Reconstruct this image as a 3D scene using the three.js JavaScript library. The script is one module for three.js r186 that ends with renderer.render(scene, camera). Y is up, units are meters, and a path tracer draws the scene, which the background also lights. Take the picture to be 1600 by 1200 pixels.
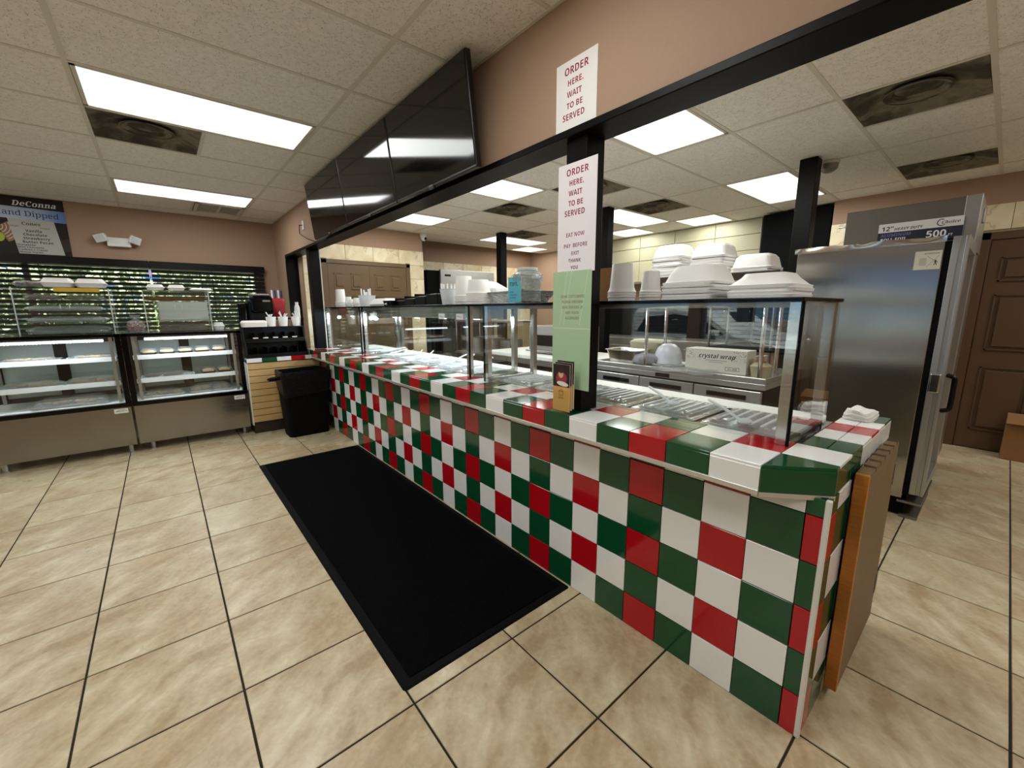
import * as THREE from 'three';
import { mergeGeometries, toCreasedNormals } from 'three/addons/utils/BufferGeometryUtils.js';
import { RoundedBoxGeometry } from 'three/addons/geometries/RoundedBoxGeometry.js';
import { Sky } from 'three/addons/objects/Sky.js';
import { RectAreaLightUniformsLib } from 'three/addons/lights/RectAreaLightUniformsLib.js';

// ---------------------------------------------------------------- camera, sky, sun, exposure
RectAreaLightUniformsLib.init();
const scene = new THREE.Scene();
const renderer = new THREE.WebGLRenderer({ antialias: true });
renderer.toneMapping = THREE.LinearToneMapping;
renderer.toneMappingExposure = 1.24;
renderer.shadowMap.enabled = true;
const RAD = Math.PI / 180;
const camera = new THREE.PerspectiveCamera(85.887, 1600 / 1200, 0.05, 300);
camera.position.set(0, 1.3874, 0);
camera.rotation.order = 'YXZ';
camera.rotation.set(-10.289 * RAD, -40.074 * RAD, -0.285 * RAD);
const sky = new Sky();
sky.scale.setScalar(1000);
sky.material.uniforms.turbidity.value = 10;
sky.material.uniforms.rayleigh.value = 0.35;
sky.material.uniforms.mieCoefficient.value = 0.005;
sky.material.uniforms.mieDirectionalG.value = 0.7;
const SUN = new THREE.Vector3(0.55, 1.0, 0.75).normalize();
sky.material.uniforms.sunPosition.value.copy(SUN);
scene.add(sky);
scene.backgroundIntensity = 0.35; scene.environmentIntensity = 0.35;
const sun = new THREE.DirectionalLight('#fff4e2', 16);
sun.position.copy(SUN).multiplyScalar(40);
sun.castShadow = true;
sun.shadow.mapSize.set(2048, 2048);
Object.assign(sun.shadow.camera, { left: -25, right: 25, top: 25, bottom: -25, near: 1, far: 90 });
scene.add(sun, sun.target);
const PANEL = 7.0;             // radiance of the fluorescent panels
const PANEL_COLOR = '#f9fbf8';

// ---------------------------------------------------------------- helpers
let seed = 12345;
const rnd = () => { seed = (seed * 1664525 + 1013904223) >>> 0; return seed / 4294967296; };
const rr = (a, b) => a + (b - a) * rnd();
const taken = {};
const numbered = (n) => { if (!(n in taken)) { taken[n] = 0; return n; } taken[n] += 1; return n + '_' + String(taken[n]).padStart(3, '0'); };
function metric(g, ou = 0, ov = 0) {       // uv in metres, by the way each face points
  if (g.index) g = g.toNonIndexed();
  const p = g.attributes.position, uv = new Float32Array(p.count * 2), a = new THREE.Vector3(), b = new THREE.Vector3(), c = new THREE.Vector3();
  for (let i = 0; i < p.count; i += 3) {
    a.fromBufferAttribute(p, i); b.fromBufferAttribute(p, i + 1); c.fromBufferAttribute(p, i + 2);
    const n = b.clone().sub(a).cross(c.clone().sub(a)), x = Math.abs(n.x), y = Math.abs(n.y), z = Math.abs(n.z);
    [a, b, c].forEach((v, k) => {
      let s, t;
      if (y >= x && y >= z) { s = v.x; t = v.z; } else if (x >= z) { s = v.z; t = v.y; } else { s = v.x; t = v.y; }
      uv[(i + k) * 2] = s + ou; uv[(i + k) * 2 + 1] = t + ov;
    });
  }
  g.setAttribute('uv', new THREE.BufferAttribute(uv, 2));
  return g;
}
const flat = (g) => { const q = g.index ? g.toNonIndexed() : g; for (const k of Object.keys(q.attributes)) if (!['position', 'normal', 'uv'].includes(k)) q.deleteAttribute(k); if (!q.attributes.uv) q.setAttribute('uv', new THREE.BufferAttribute(new Float32Array(q.attributes.position.count * 2), 2)); return q; };
const join = (...gs) => { gs = gs.flat(); return gs.length === 1 ? flat(gs[0]) : mergeGeometries(gs.map(flat)); };
// box between two corners, optionally with softened edges
function bx(x0, x1, y0, y1, z0, z1, r = 0) {
  const w = Math.abs(x1 - x0), h = Math.abs(y1 - y0), d = Math.abs(z1 - z0);
  const g = r > 0 ? new RoundedBoxGeometry(w, h, d, 2, Math.min(r, w / 2.01, h / 2.01, d / 2.01)) : new THREE.BoxGeometry(w, h, d);
  return metric(flat(g.translate((x0 + x1) / 2, (y0 + y1) / 2, (z0 + z1) / 2)));
}
function cyl(r0, r1, y0, y1, seg = 18, x = 0, z = 0) { const g = new THREE.CylinderGeometry(r1, r0, y1 - y0, seg); return flat(g.translate(x, (y0 + y1) / 2, z)); }
function tube(pts, r, seg = 8, steps = 0, closed = false) {
  const c = new THREE.CatmullRomCurve3(pts.map((p) => new THREE.Vector3(...p)), closed, 'catmullrom', 0.2);
  return flat(new THREE.TubeGeometry(c, steps || pts.length * 5, r, seg, closed));
}
const lathe = (pts, seg = 22) => { const g = new THREE.LatheGeometry(pts.map(([r, y]) => new THREE.Vector2(Math.max(r, 1e-4), y)), seg); return toCreasedNormals(flat(g), 0.7); };
// rounded-rectangle rings [y, w, d, r, cx, cz] joined into a skin
function loft(rings, { bottom = true, top = true, n = 3, crease = 0.6 } = {}) {
  const ring = ([y, w, d, r, cx = 0, cz = 0]) => {
    const out = []; r = Math.min(r, w / 2.001, d / 2.001);
    [[1, 1, 0], [-1, 1, 90], [-1, -1, 180], [1, -1, 270]].forEach(([sx, sz, a0]) => {
      for (let k = 0; k <= n; k++) { const a = (a0 + 90 * k / n) * RAD; out.push([cx + sx * (w / 2 - r) + r * Math.cos(a), y, cz + sz * (d / 2 - r) + r * Math.sin(a)]); }
    });
    return out;
  };
  const R = rings.map(ring), m = R[0].length, pos = [];
  const tri = (a, b, c) => pos.push(...a, ...b, ...c);
  for (let i = 0; i + 1 < R.length; i++) for (let j = 0; j < m; j++) { const k = (j + 1) % m; tri(R[i][j], R[i + 1][j], R[i + 1][k]); tri(R[i][j], R[i + 1][k], R[i][k]); }
  const cap = (r, up) => { const c = [0, 0, 0]; r.forEach((p) => p.forEach((v, i) => { c[i] += v / m; })); for (let j = 0; j < m; j++) { const k = (j + 1) % m; up ? tri(c, r[k], r[j]) : tri(c, r[j], r[k]); } };
  if (bottom) cap(R[0], false);
  if (top) cap(R[R.length - 1], true);
  let g = new THREE.BufferGeometry(); g.setAttribute('position', new THREE.Float32BufferAttribute(pos, 3));
  g.computeVertexNormals();
  return metric(flat(toCreasedNormals(g, crease)));
}
function extrude(pts, depth, bevel = 0) {   // outline in XY, thickness along +Z
  const s = new THREE.Shape(pts.map(([x, y]) => new THREE.Vector2(x, y)));
  return metric(flat(new THREE.ExtrudeGeometry(s, { depth, bevelEnabled: bevel > 0, bevelSize: bevel, bevelThickness: bevel, bevelSegments: 1, curveSegments: 8 })));
}
// tile w x h in XY, thickness t along +Z, edges eased by b; uv offset makes variants
const tiles = new Map();
function tileGeo(w, h, t, b, v = 0) {
  const key = [w, h, t, b].map((x) => x.toFixed(4)).join() + v;
  if (tiles.has(key)) return tiles.get(key);
  const q = (x, y, z) => [x, y, z], X = w / 2, Y = h / 2, xi = X - b, yi = Y - b, pos = [];
  const quad = (a, c, d, e) => pos.push(...a, ...c, ...d, ...a, ...d, ...e);
  const o0 = [q(-X, -Y, 0), q(X, -Y, 0), q(X, Y, 0), q(-X, Y, 0)], o1 = o0.map(([x, y]) => q(x, y, t - b)), i1 = [q(-xi, -yi, t), q(xi, -yi, t), q(xi, yi, t), q(-xi, yi, t)];
  quad(...i1);
  for (let k = 0; k < 4; k++) { const l = (k + 1) % 4; quad(o1[k], o1[l], i1[l], i1[k]); quad(o0[k], o0[l], o1[l], o1[k]); }
  let g = new THREE.BufferGeometry(); g.setAttribute('position', new THREE.Float32BufferAttribute(pos, 3)); g.computeVertexNormals();
  g = metric(g, (v * 0.37) % 1.7, (v * 0.61) % 1.3);
  tiles.set(key, g); return g;
}
const at = (g, x = 0, y = 0, z = 0, ry = 0, rx = 0, rz = 0) => { const m = new THREE.Matrix4().makeRotationFromEuler(new THREE.Euler(rx, ry, rz, 'YXZ')).setPosition(x, y, z); return g.clone().applyMatrix4(m); };
const spin = (g, e, p = [0, 0, 0]) => at(g, ...p, e[1], e[0], e[2]);
function mesh(name, geo, mat, parent, pos, rot) {
  const m = new THREE.Mesh(Array.isArray(geo) ? join(geo) : geo, mat);
  m.name = parent ? name : numbered(name); m.castShadow = m.receiveShadow = true;
  if (pos) m.position.set(...pos);
  if (rot) m.rotation.set(...rot);
  (parent || scene).add(m); return m;
}
function tag(o, label, category, group) { o.userData.label = label; o.userData.category = category; if (group) o.userData.group = group; return o; }
function thing(name, label, category, pos = [0, 0, 0], turn = 0, group) {
  const o = new THREE.Group(); o.name = numbered(name); o.position.set(...pos); o.rotation.y = turn; scene.add(o);
  return tag(o, label, category, group);
}
function whole(name, geo, mat, label, category, group, pos, rot) { return tag(mesh(name, geo, mat, null, pos, rot), label, category, group); }
function struct(name, geo, mat, label, category) { const m = mesh(name, geo, mat, null); m.userData.kind = 'structure'; if (label) m.userData.label = label; if (category) m.userData.category = category; return m; }
function copy(o, pos, turn = 0, label, group) { const c = o.clone(); c.name = numbered(o.name.replace(/_\d{3}$/, '')); c.userData = { ...o.userData }; if (label) c.userData.label = label; if (group) c.userData.group = group; c.position.set(...pos); c.rotation.y = turn; scene.add(c); return c; }

// ---------------------------------------------------------------- computed textures
function lattice(n, s) { const a = new Float32Array(n * n); let k = s >>> 0; for (let i = 0; i < a.length; i++) { k = (k * 1664525 + 1013904223) >>> 0; a[i] = k / 4294967296; } return a; }
const grids = new Map();
function vnoise(x, y, n, s) {      // tileable value noise, period n
  const key = n * 1000 + s; if (!grids.has(key)) grids.set(key, lattice(n, s * 7919 + n)); const g = grids.get(key);
  const xi = Math.floor(x), yi = Math.floor(y), fx = x - xi, fy = y - yi, w = (t) => t * t * (3 - 2 * t), u = w(fx), v = w(fy);
  const q = (a, b) => g[(((b % n) + n) % n) * n + (((a % n) + n) % n)];
  return (q(xi, yi) * (1 - u) + q(xi + 1, yi) * u) * (1 - v) + (q(xi, yi + 1) * (1 - u) + q(xi + 1, yi + 1) * u) * v;
}
function fbm(u, v, n, oct, s) { let a = 0, w = 0.5, t = 0; for (let o = 0; o < oct; o++) { a += w * vnoise(u * n, v * n, n, s + o); t += w; w *= 0.5; n *= 2; } return a / t; }
const lerp = (a, b, t) => a + (b - a) * Math.min(1, Math.max(0, t));
const mix3 = (a, b, t) => a.map((x, i) => lerp(x, b[i], t));
const hex = (h) => [1, 3, 5].map((i) => parseInt(h.slice(i, i + 2), 16));
function dataTex(n, fn, size = 1, srgb = true, m = n) {
  const d = new Uint8Array(n * m * 4);
  for (let y = 0; y < m; y++) for (let x = 0; x < n; x++) { const c = fn(x / n, y / m), i = (y * n + x) * 4; const q = Array.isArray(c) ? c : [c, c, c]; d[i] = Math.max(0, Math.min(255, q[0])); d[i + 1] = Math.max(0, Math.min(255, q[1])); d[i + 2] = Math.max(0, Math.min(255, q[2])); d[i + 3] = 255; }
  const t = new THREE.DataTexture(d, n, m); t.wrapS = t.wrapT = THREE.RepeatWrapping; t.magFilter = THREE.LinearFilter; t.minFilter = THREE.LinearMipmapLinearFilter; t.generateMipmaps = true;
  if (srgb) t.colorSpace = THREE.SRGBColorSpace;
  const [su, sv] = Array.isArray(size) ? size : [size, size]; t.repeat.set(1 / su, 1 / sv); t.needsUpdate = true; return t;
}
function canvasTex(w, h, draw) {
  const c = document.createElement('canvas'); c.width = w; c.height = h; draw(c.getContext('2d'), w, h);
  const t = new THREE.CanvasTexture(c); t.colorSpace = THREE.SRGBColorSpace; t.magFilter = THREE.LinearFilter; return t;
}
const std = (color, rough = 0.6, extra = {}) => new THREE.MeshStandardMaterial({ color, roughness: rough, ...extra });
const phys = (color, rough, extra) => new THREE.MeshPhysicalMaterial({ color, roughness: rough, ...extra });

const tFloor = dataTex(1024, (u, v) => {
  const w = fbm(u, v, 3, 4, 3), w2 = fbm(u, v, 4, 4, 17), x = u + w * 0.16, y = v + w2 * 0.16;
  const st = fbm(x + y, (y - x) * 1, 3, 1, 9), d = fbm(x * 1 + y * 1, y * 3 - x * 3, 6, 6, 11), c2 = fbm(u, v, 14, 5, 13), f = fbm(u, v, 96, 2, 21), vein = Math.abs(fbm(x * 2 + y * 2, y * 3 - x * 3, 2, 5, 31) - 0.5);
  let c = mix3(hex('#b5a080'), hex('#e0d6bc'), (d - 0.3) * 2.3 * 0.62 + (c2 - 0.3) * 2.3 * 0.38);
  c = mix3(c, hex('#b99b78'), Math.max(0, w2 - 0.54) * 2.2);
  c = mix3(c, hex('#cfc6a6'), Math.max(0, st - 0.55) * 1.6);
  c = mix3(c, hex('#dfd3b4'), Math.max(0, 0.07 - vein) * 4);
  return c.map((q) => q + (f - 0.5) * 20);
}, 1.3);
const tFloorRough = dataTex(256, (u, v) => 96 + 70 * fbm(u, v, 8, 4, 41), 0.9, false);
const pits = (() => { const n = 512, a = new Float32Array(n * n); let k = 991; const r = () => { k = (k * 1664525 + 1013904223) >>> 0; return k / 4294967296; };
  for (let i = 0; i < 1500; i++) { let x = r() * n, y = r() * n, t = r() * 6.28; const len = 2 + r() * (r() < 0.25 ? 16 : 5), s = 0.35 + 0.65 * r(); for (let j = 0; j < len; j++) { const px = ((x | 0) + n) % n, py = ((y | 0) + n) % n; a[py * n + px] = Math.max(a[py * n + px], s); if (r() < 0.4) a[py * n + (px + 1) % n] = Math.max(a[py * n + (px + 1) % n], s * 0.7); x += Math.cos(t); y += Math.sin(t); t += (r() - 0.5) * 0.9; } } return (u, v) => a[((v * n) | 0) * n + ((u * n) | 0)]; })();
const tCeil = dataTex(512, (u, v) => mix3(hex('#f0ede6'), hex('#958d7b'), pits(u, v)).map((x) => x + (fbm(u, v, 32, 2, 5) - 0.5) * 14), 0.62);
const tCeilBump = dataTex(512, (u, v) => 235 - 200 * pits(u, v), 0.62, false);
const tPaint = dataTex(256, (u, v) => 128 + 90 * (fbm(u, v, 32, 3, 51) - 0.5), 0.5, false);
const tWallTile = dataTex(512, (u, v) => { const w = fbm(u, v, 4, 4, 61), d = fbm(u + w * 0.4, v + w * 0.3, 4, 5, 67), ve = Math.abs(fbm(u + d * 0.5, v + w * 0.4, 4, 4, 71) - 0.5); let c = mix3(hex('#c9b68c'), hex('#e8dcbc'), (d - 0.28) * 2.5); return mix3(c, hex('#a98c60'), Math.max(0, 0.03 - ve) * 16); }, 1.1);
const tSteelRough = dataTex(256, (u, v) => 70 + 60 * fbm(u * 0.25, v, 64, 2, 81) + 30 * fbm(u, v, 4, 3, 83), [1.2, 0.5], false);
const tSteelWave = dataTex(128, (u, v) => 255 * fbm(u, v, 3, 3, 91), 1.3, false);
const tWood = dataTex(512, (u, v) => { const g = fbm(u * 0.5, v * 1, 64, 3, 101), b = fbm(u, v, 6, 3, 103), s = Math.sin((v * 18 + b * 3.0) * 6.28) * 0.5 + 0.5; return mix3(mix3(hex('#d3b687'), hex('#e8d2a8'), g * 1.1), hex('#bd9763'), s * 0.2 + Math.max(0, b - 0.6) * 0.7); }, [1.6, 0.35]);
const tMat = dataTex(256, (u, v) => 255 * (0.6 * vnoise(u * 128, v * 128, 128, 111) + 0.4 * fbm(u, v, 16, 3, 113)), 0.5, false);
const tCrinkle = dataTex(256, (u, v) => { const a = fbm(u, v, 8, 4, 121); return 255 * Math.abs(2 * fbm(u + a * 0.2, v, 12, 3, 125) - 1) * 1.6; }, 0.14, false);
const tCloud = dataTex(256, (u, v) => 255 * fbm(u, v, 8, 4, 131), 0.3, false);
const tDirty = dataTex(512, (u, v) => { const a = fbm(u, v, 5, 5, 141), b = fbm(u, v, 24, 2, 145); return mix3(hex('#7d7462'), hex('#3b352a'), (a - 0.38) * 3.4).map((x) => x + (b - 0.5) * 16); }, 0.61);
const tLeafy = dataTex(128, (u, v) => mix3(hex('#74885f'), hex('#dbe4c6'), fbm(u, v, 16, 3, 151)), 0.3);
// ---------------------------------------------------------------- materials
const M = {
  floorTile: std('#ebe8e1', 0.6, { map: tFloor, roughnessMap: tFloorRough, bumpMap: tCloud, bumpScale: 0.0012 }),
  grout: std('#241a12', 0.95),
  ceil: std('#ffffff', 0.95, { map: tCeil, bumpMap: tCeilBump, bumpScale: 0.003 }),
  ceilBar: std('#d8d4c6', 0.6),
  paint: std('#a68870', 0.72, { bumpMap: tPaint, bumpScale: 0.0015 }),
  wallTile: std('#ffffff', 0.35, { map: tWallTile }),
  wallGrout: std('#9b8b6a', 0.9),
  black: phys('#080707', 0.4, { specularIntensity: 0.28 }),
  blackGloss: phys('#040405', 0.12, { specularIntensity: 0.45 }),
  blackPlastic: phys('#060607', 0.35, { specularIntensity: 0.5 }),
  blackMatte: phys('#060607', 0.8, { specularIntensity: 0.25 }),
  bag: phys('#030304', 0.35, { specularIntensity: 0.3, bumpMap: tCrinkle, bumpScale: 0.006 }),
  tv: std('#030304', 0.07),
  tvEdge: std('#0a0a0b', 0.3),
  white: std('#e9ebe8', 0.5),
  foam: std('#f1f0ec', 0.55),
  paper: std('#eeebe4', 0.85),
  lid: std('#f3f3f3', 0.35),
  tR: std('#b00d1c', 0.09), tG: std('#0e4a2a', 0.09), tW: std('#efefec', 0.1),
  tileGrout: std('#161210', 0.9),
  trimMetal: std('#d9d8d2', 0.3, { metalness: 0.75 }),
  trimWhite: std('#dcd9cf', 0.55),
  steel: std('#cfcdc8', 0.42, { metalness: 1, roughnessMap: tSteelRough }),
  steelSide: new THREE.MeshPhysicalMaterial({ color: '#b3b0a8', metalness: 1, roughness: 0.21, anisotropy: 0.85, anisotropyRotation: 0, bumpMap: tSteelWave, bumpScale: 0.003 }),
  steelBright: std('#c4c3be', 0.36, { metalness: 0.6, roughnessMap: tSteelRough }),
  steelDull: std('#8f8b83', 0.42, { metalness: 0.9 }),
  steelPanel: std('#8f8b84', 0.4, { metalness: 0.95, roughnessMap: tSteelRough }),
  chrome: std('#d6d6d4', 0.12, { metalness: 1 }),
  alu: std('#b5b5b3', 0.35, { metalness: 0.9 }),
  foil: std('#dededc', 0.3, { metalness: 0.9, bumpMap: tCrinkle, bumpScale: 0.014 }),
  board: std('#eceae4', 0.4),
  glass: phys('#fcfefd', 0.0, { transmission: 1, thickness: 0, ior: 1.5 }),
  acrylic: phys('#f7faf8', 0.03, { transmission: 1, thickness: 0, ior: 1.45 }),
  clear: phys('#f2f5f5', 0.12, { transmission: 0.72, thickness: 0, ior: 1.45, bumpMap: tCloud, bumpScale: 0.002 }),
  dome: phys('#f4f7f7', 0.08, { transmission: 0.92, thickness: 0, ior: 1.45 }),
  bagClear: phys('#eef2f1', 0.2, { transmission: 0.8, thickness: 0, ior: 1.4, bumpMap: tCrinkle, bumpScale: 0.01 }),
  milky: phys('#eff2f3', 0.35, { transmission: 0.35, thickness: 0 }),
  mat: phys('#060708', 0.98, { specularIntensity: 0.1, bumpMap: tMat, bumpScale: 0.004 }),
  matEdge: phys('#0a0a0b', 0.75, { specularIntensity: 0.2 }),
  wood: std('#ffffff', 0.55, { map: tWood }),
  woodDark: std('#cf9444', 0.5, { map: tWood }),
  slatWood: std('#e9dcc2', 0.5, { map: tWood }),
  doorBrown: std('#614b2e', 0.45, { bumpMap: tPaint, bumpScale: 0.001 }),
  doorDark: std('#553c26', 0.45, { bumpMap: tPaint, bumpScale: 0.001 }),
  blind: std('#101012', 0.5),
  dirty: std('#ffffff', 0.9, { map: tDirty }),
  diffuser: std('#f4f6f8', 0.4, { emissive: '#f4f7ff', emissiveIntensity: 1.0 }),
  led: std('#ffffff', 0.4, { emissive: '#e8f2ff', emissiveIntensity: 6.0 }),
  cream: std('#a8a284', 0.5),
  rubber: std('#0b0b0b', 0.7),
  cardboard: std('#8a6238', 0.85, { bumpMap: tCloud, bumpScale: 0.002 }),
  brownDark: std('#2c1d12', 0.6),
  blue: std('#5fb7cb', 0.8),
  red: std('#a5161c', 0.4), navy: std('#23306e', 0.4),
  yellow: std('#d9b32c', 0.6), bread: std('#8a4c24', 0.8, { bumpMap: tCloud, bumpScale: 0.01 }), pastry: std('#c89a5c', 0.8, { bumpMap: tCloud, bumpScale: 0.01 }), pinkish: std('#9c5a55', 0.8, { bumpMap: tCloud, bumpScale: 0.01 }),
  corn: std('#d8b22e', 0.5, { bumpMap: tCloud, bumpScale: 0.01 }), green: std('#7f8f3a', 0.5, { bumpMap: tCloud, bumpScale: 0.01 }), sauce: std('#9c4a22', 0.4, { bumpMap: tCloud, bumpScale: 0.01 }),
  asphalt: std('#6b6a68', 0.95), stucco: std('#b7a790', 0.9),
  leaf: phys('#ffffff', 0.8, { map: tLeafy, transmission: 0.3, thickness: 0 }), bark: std('#4a3a2a', 0.9),
  carPaint: std('#c9d6dc', 0.18), carGlass: std('#12181a', 0.05), tyre: std('#121212', 0.8),
};
const TILE = { R: M.tR, G: M.tG, W: M.tW };

// ---------------------------------------------------------------- floor
const FT = 0.458, OX = -0.8405, OZ = -2.1011, J = 0.0075;
const floor = struct('floor', [bx(-3.8, 7, -0.2, -0.004, -7.6, 2.9)], M.grout, 'beige marbled floor tiles with dark grout joints');
{
  const xs = []; for (let c = -2; c <= 4; c++) xs.push(OX + c * FT); xs.push(1.452); for (let n = 0; n <= 10; n++) xs.push(1.9 + n * 0.4465);
  let v = 0;
  for (let i = 0; i + 1 < xs.length; i++) for (let r = -6; r <= 10; r++) {
    const x0 = xs[i], x1 = xs[i + 1], z1 = OZ - r * FT, z0 = z1 - FT, xm = (x0 + x1) / 2, zm = (z0 + z1) / 2;
    if (xm > 1.3 && zm < -0.8) continue;                 // under the counter and the equipment
    v = (v * 5 + 3) % 17;
    mesh('floor_tile', tileGeo(x1 - x0 - J, FT - J, 0.008, 0.0016, v % 9), M.floorTile, floor, [xm, -0.008, zm], [-Math.PI / 2, 0, 0]);
  }
  mesh('floor_finish', bx(1.6, 6.5, -0.004, -0.0035, -7.1, -0.9), M.floorTile, floor);
  mesh('floor_finish', bx(-1.76, 6.5, -0.004, -0.0005, 0.65, 2.6), M.floorTile, floor);
  mesh('floor_finish', bx(-3.6, -1.76, -0.004, -0.0005, -7.2, 2.6), M.floorTile, floor);
}

// ---------------------------------------------------------------- shell
const HD = 2.64, HK = 2.58, WX = 1.434;
struct('roof', [bx(-3.95, 7.2, 2.78, 2.95, -7.6, 2.9)], M.stucco);
struct('wall_far', [bx(-3.8, -3.4, 0, HD + 0.14, -7.4, -7.2), bx(-3.4, 1.19, 0, 0.95, -7.4, -7.2), bx(-3.4, 1.19, 1.97, HD + 0.14, -7.4, -7.2), bx(1.19, 1.55, 0, HD + 0.14, -7.4, -7.2)], M.paint, 'brown painted wall above the window blinds');
struct('wall_side', [bx(WX, 1.55, 2.12, HD + 0.14, -6.43, 2.6), bx(WX, 1.55, 0, HD + 0.14, -7.2, -6.43)], M.paint, 'brown painted wall over the serving counter opening');
struct('wall_window', [bx(-3.8, -3.6, 0, 0.75, -7.2, 2.6), bx(-3.8, -3.6, 2.15, HD + 0.14, -7.2, 2.6), bx(-3.8, -3.6, 0.75, 2.15, -7.2, -6.6), bx(-3.8, -3.6, 0.75, 2.15, -3.45, -3.25), bx(-3.8, -3.6, 0.75, 2.15, -0.2, 2.6)], M.paint);
struct('wall_back', [bx(-3.8, 7, 0, HD + 0.14, 2.6, 2.8)], M.paint);
struct('wall_kitchen', [bx(1.55, 3.37, 0, HK + 0.2, -6.43, -6.24), bx(3.17, 3.37, 0, HK + 0.2, -7.3, -6.43), bx(3.37, 6.75, 0, HK + 0.2, -7.33, -7.13), bx(6.55, 6.75, 0, HK + 0.2, -7.13, -1.45), bx(6.06, 6.75, 0, HK + 0.2, -1.45, 2.6)], M.paint, 'brown kitchen wall above the tile');
// black casing of the opening: header and the jamb at its end
const casing = struct('trim_1', [bx(1.4, 1.556, 2.098, 2.128, -6.46, 2.6, 0.004)], M.black, 'black painted header beam across the opening');
mesh('jamb_board', bx(1.4, 1.556, 0, 2.098, -6.46, -6.425, 0.004), M.black, casing);

// kitchen wall tile, laid piece by piece
{
  const wt = (x0, x1, y0, y1, z, parent) => mesh('wall_tile', tileGeo(x1 - x0 - 0.004, y1 - y0 - 0.004, 0.012, 0.0015, Math.floor(rnd() * 7)), M.wallTile, parent, [(x0 + x1) / 2, (y0 + y1) / 2, z]);
  const wx = (z0, z1, y0, y1, x, parent) => mesh('wall_tile', tileGeo(z1 - z0 - 0.004, y1 - y0 - 0.004, 0.012, 0.0015, Math.floor(rnd() * 7)), M.wallTile, parent, [x, (y0 + y1) / 2, (z0 + z1) / 2], [0, -Math.PI / 2, 0]);
  const wk = scene.getObjectByName('wall_kitchen');
  mesh('tile_bed', [bx(1.56, 3.37, 0, 2.3, -6.24, -6.232), bx(3.37, 6.55, 0, 2.27, -7.13, -7.122), bx(6.052, 6.06, 0, 2.32, -1.45, 1.2)], M.wallGrout, wk);
  wt(1.56, 1.715, 2.08, 2.3, -6.232, wk);
  for (const [a, b] of [[1.715, 2.131], [2.131, 2.54], [2.54, 2.95], [2.95, 3.37]]) wt(a, b, 2.08, 2.3, -6.232, wk);
  for (const [a, b] of [[1.41, 1.87], [1.87, 2.08], [0.95, 1.41], [0.49, 0.95], [0.03, 0.49]]) { wt(3.115, 3.37, a, b, -6.232, wk); wt(1.56, 1.76, a, b, -6.232, wk); }
  for (let i = 0; i < 7; i++) for (const [a, b] of [[2.02, 2.27], [1.56, 2.02], [1.1, 1.56]]) wt(3.38 + i * 0.45, 3.83 + i * 0.45, a, b, -7.122, wk);
  for (const [a, b] of [[2.09, 2.32], [1.63, 2.09], [1.17, 1.63]]) { wx(-1.45, -1.23, a, b, 6.052, wk); wx(-1.23, -0.78, a, b, 6.052, wk); wx(-0.78, -0.33, a, b, 6.052, wk); }
  for (const [a, b] of [[-0.33, -0.09], [-0.09, 0.36], [0.36, 0.81]]) wx(a, b, 2.09, 2.32, 6.052, wk);
}

// ---------------------------------------------------------------- suspended ceilings
function ceiling(name, xs, zs, y, holes) {
  const c = struct(name, [bx(xs[0], xs[xs.length - 1], y + 0.1, y + 0.12, zs[zs.length - 1], zs[0])], M.ceilBar, 'suspended ceiling of fissured tiles in a metal grid');
  const skip = (xm, zm) => holes.some(([a, b, d, e]) => xm > a && xm < b && zm > d && zm < e);
  let v = 0;
  for (let i = 0; i + 1 < xs.length; i++) for (let k = 0; k + 1 < zs.length; k++) {
    const x0 = xs[i], x1 = xs[i + 1], z1 = zs[k], z0 = zs[k + 1], parts = [];
    const hole = holes.find(([a, b, d, e]) => a < x1 - 0.02 && b > x0 + 0.02 && d < z1 - 0.02 && e > z0 + 0.02);
    if (!hole) parts.push([x0, x1]); else { if (hole[0] > x0 + 0.05) parts.push([x0, hole[0]]); if (hole[1] < x1 - 0.05) parts.push([hole[1], x1]); }
    for (const [a, b] of parts) { v = (v * 5 + 3) % 13; mesh('ceiling_tile', tileGeo(b - a - 0.012, z1 - z0 - 0.012, 0.015, 0.003, v % 6), M.ceil, c, [(a + b) / 2, y + 0.019, (z0 + z1) / 2], [Math.PI / 2, 0, 0]); if (parts.length > 1 || hole) for (const e of [a, b]) if (e > x0 + 0.05 && e < x1 - 0.05) mesh('grid_bar', bx(e - 0.012, e + 0.012, y, y + 0.006, z0, z1), M.ceilBar, c); }
  }
  for (let i = 0; i < xs.length; i++) mesh('grid_bar', bx(xs[i] - 0.012, xs[i] + 0.012, y, y + 0.006, zs[zs.length - 1], zs[0]), M.ceilBar, c);
  for (let k = 0; k < zs.length; k++) for (let i = 0; i + 1 < xs.length; i++) mesh('grid_bar', bx(xs[i] + 0.012, xs[i + 1] - 0.012, y + 0.001, y + 0.006, zs[k] - 0.012, zs[k] + 0.012), M.ceilBar, c);
  return c;
}
const zd = []; for (let n = -8; n <= 6; n++) zd.push(-3.26 - n * 0.61); 
const dz = (n) => -3.26 - n * 0.61;      // dining grid line n, counted away from the camera
const xd = [-3.59, -2.657, -1.437, -0.217, 1.003, 1.43];
const dLights = [[-0.217, 1.003, dz(1), dz(0)], [-0.217, 1.003, dz(5), dz(4)], [-0.217, 1.003, dz(-3), dz(-4)], [-0.217, 1.003, dz(-7), dz(-8)], [-2.657, -1.437, dz(1), dz(0)], [-2.657, -1.437, dz(5), dz(4)], [-2.657, -1.437, dz(-3), dz(-4)]];
ceiling('ceiling', xd, [...zd, -7.19], HD, [...dLights, [-0.217, 0.4, dz(2), dz(1)], [0.46, 1.003, dz(6), dz(5)]]);
const kz = (n) => -1.405 - n * 0.597;
const xk = [1.56, 1.965, 3.185, 4.405, 5.625, 6.54];
const zk = []; for (let n = -5; n <= 9; n++) zk.push(kz(n));
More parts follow.
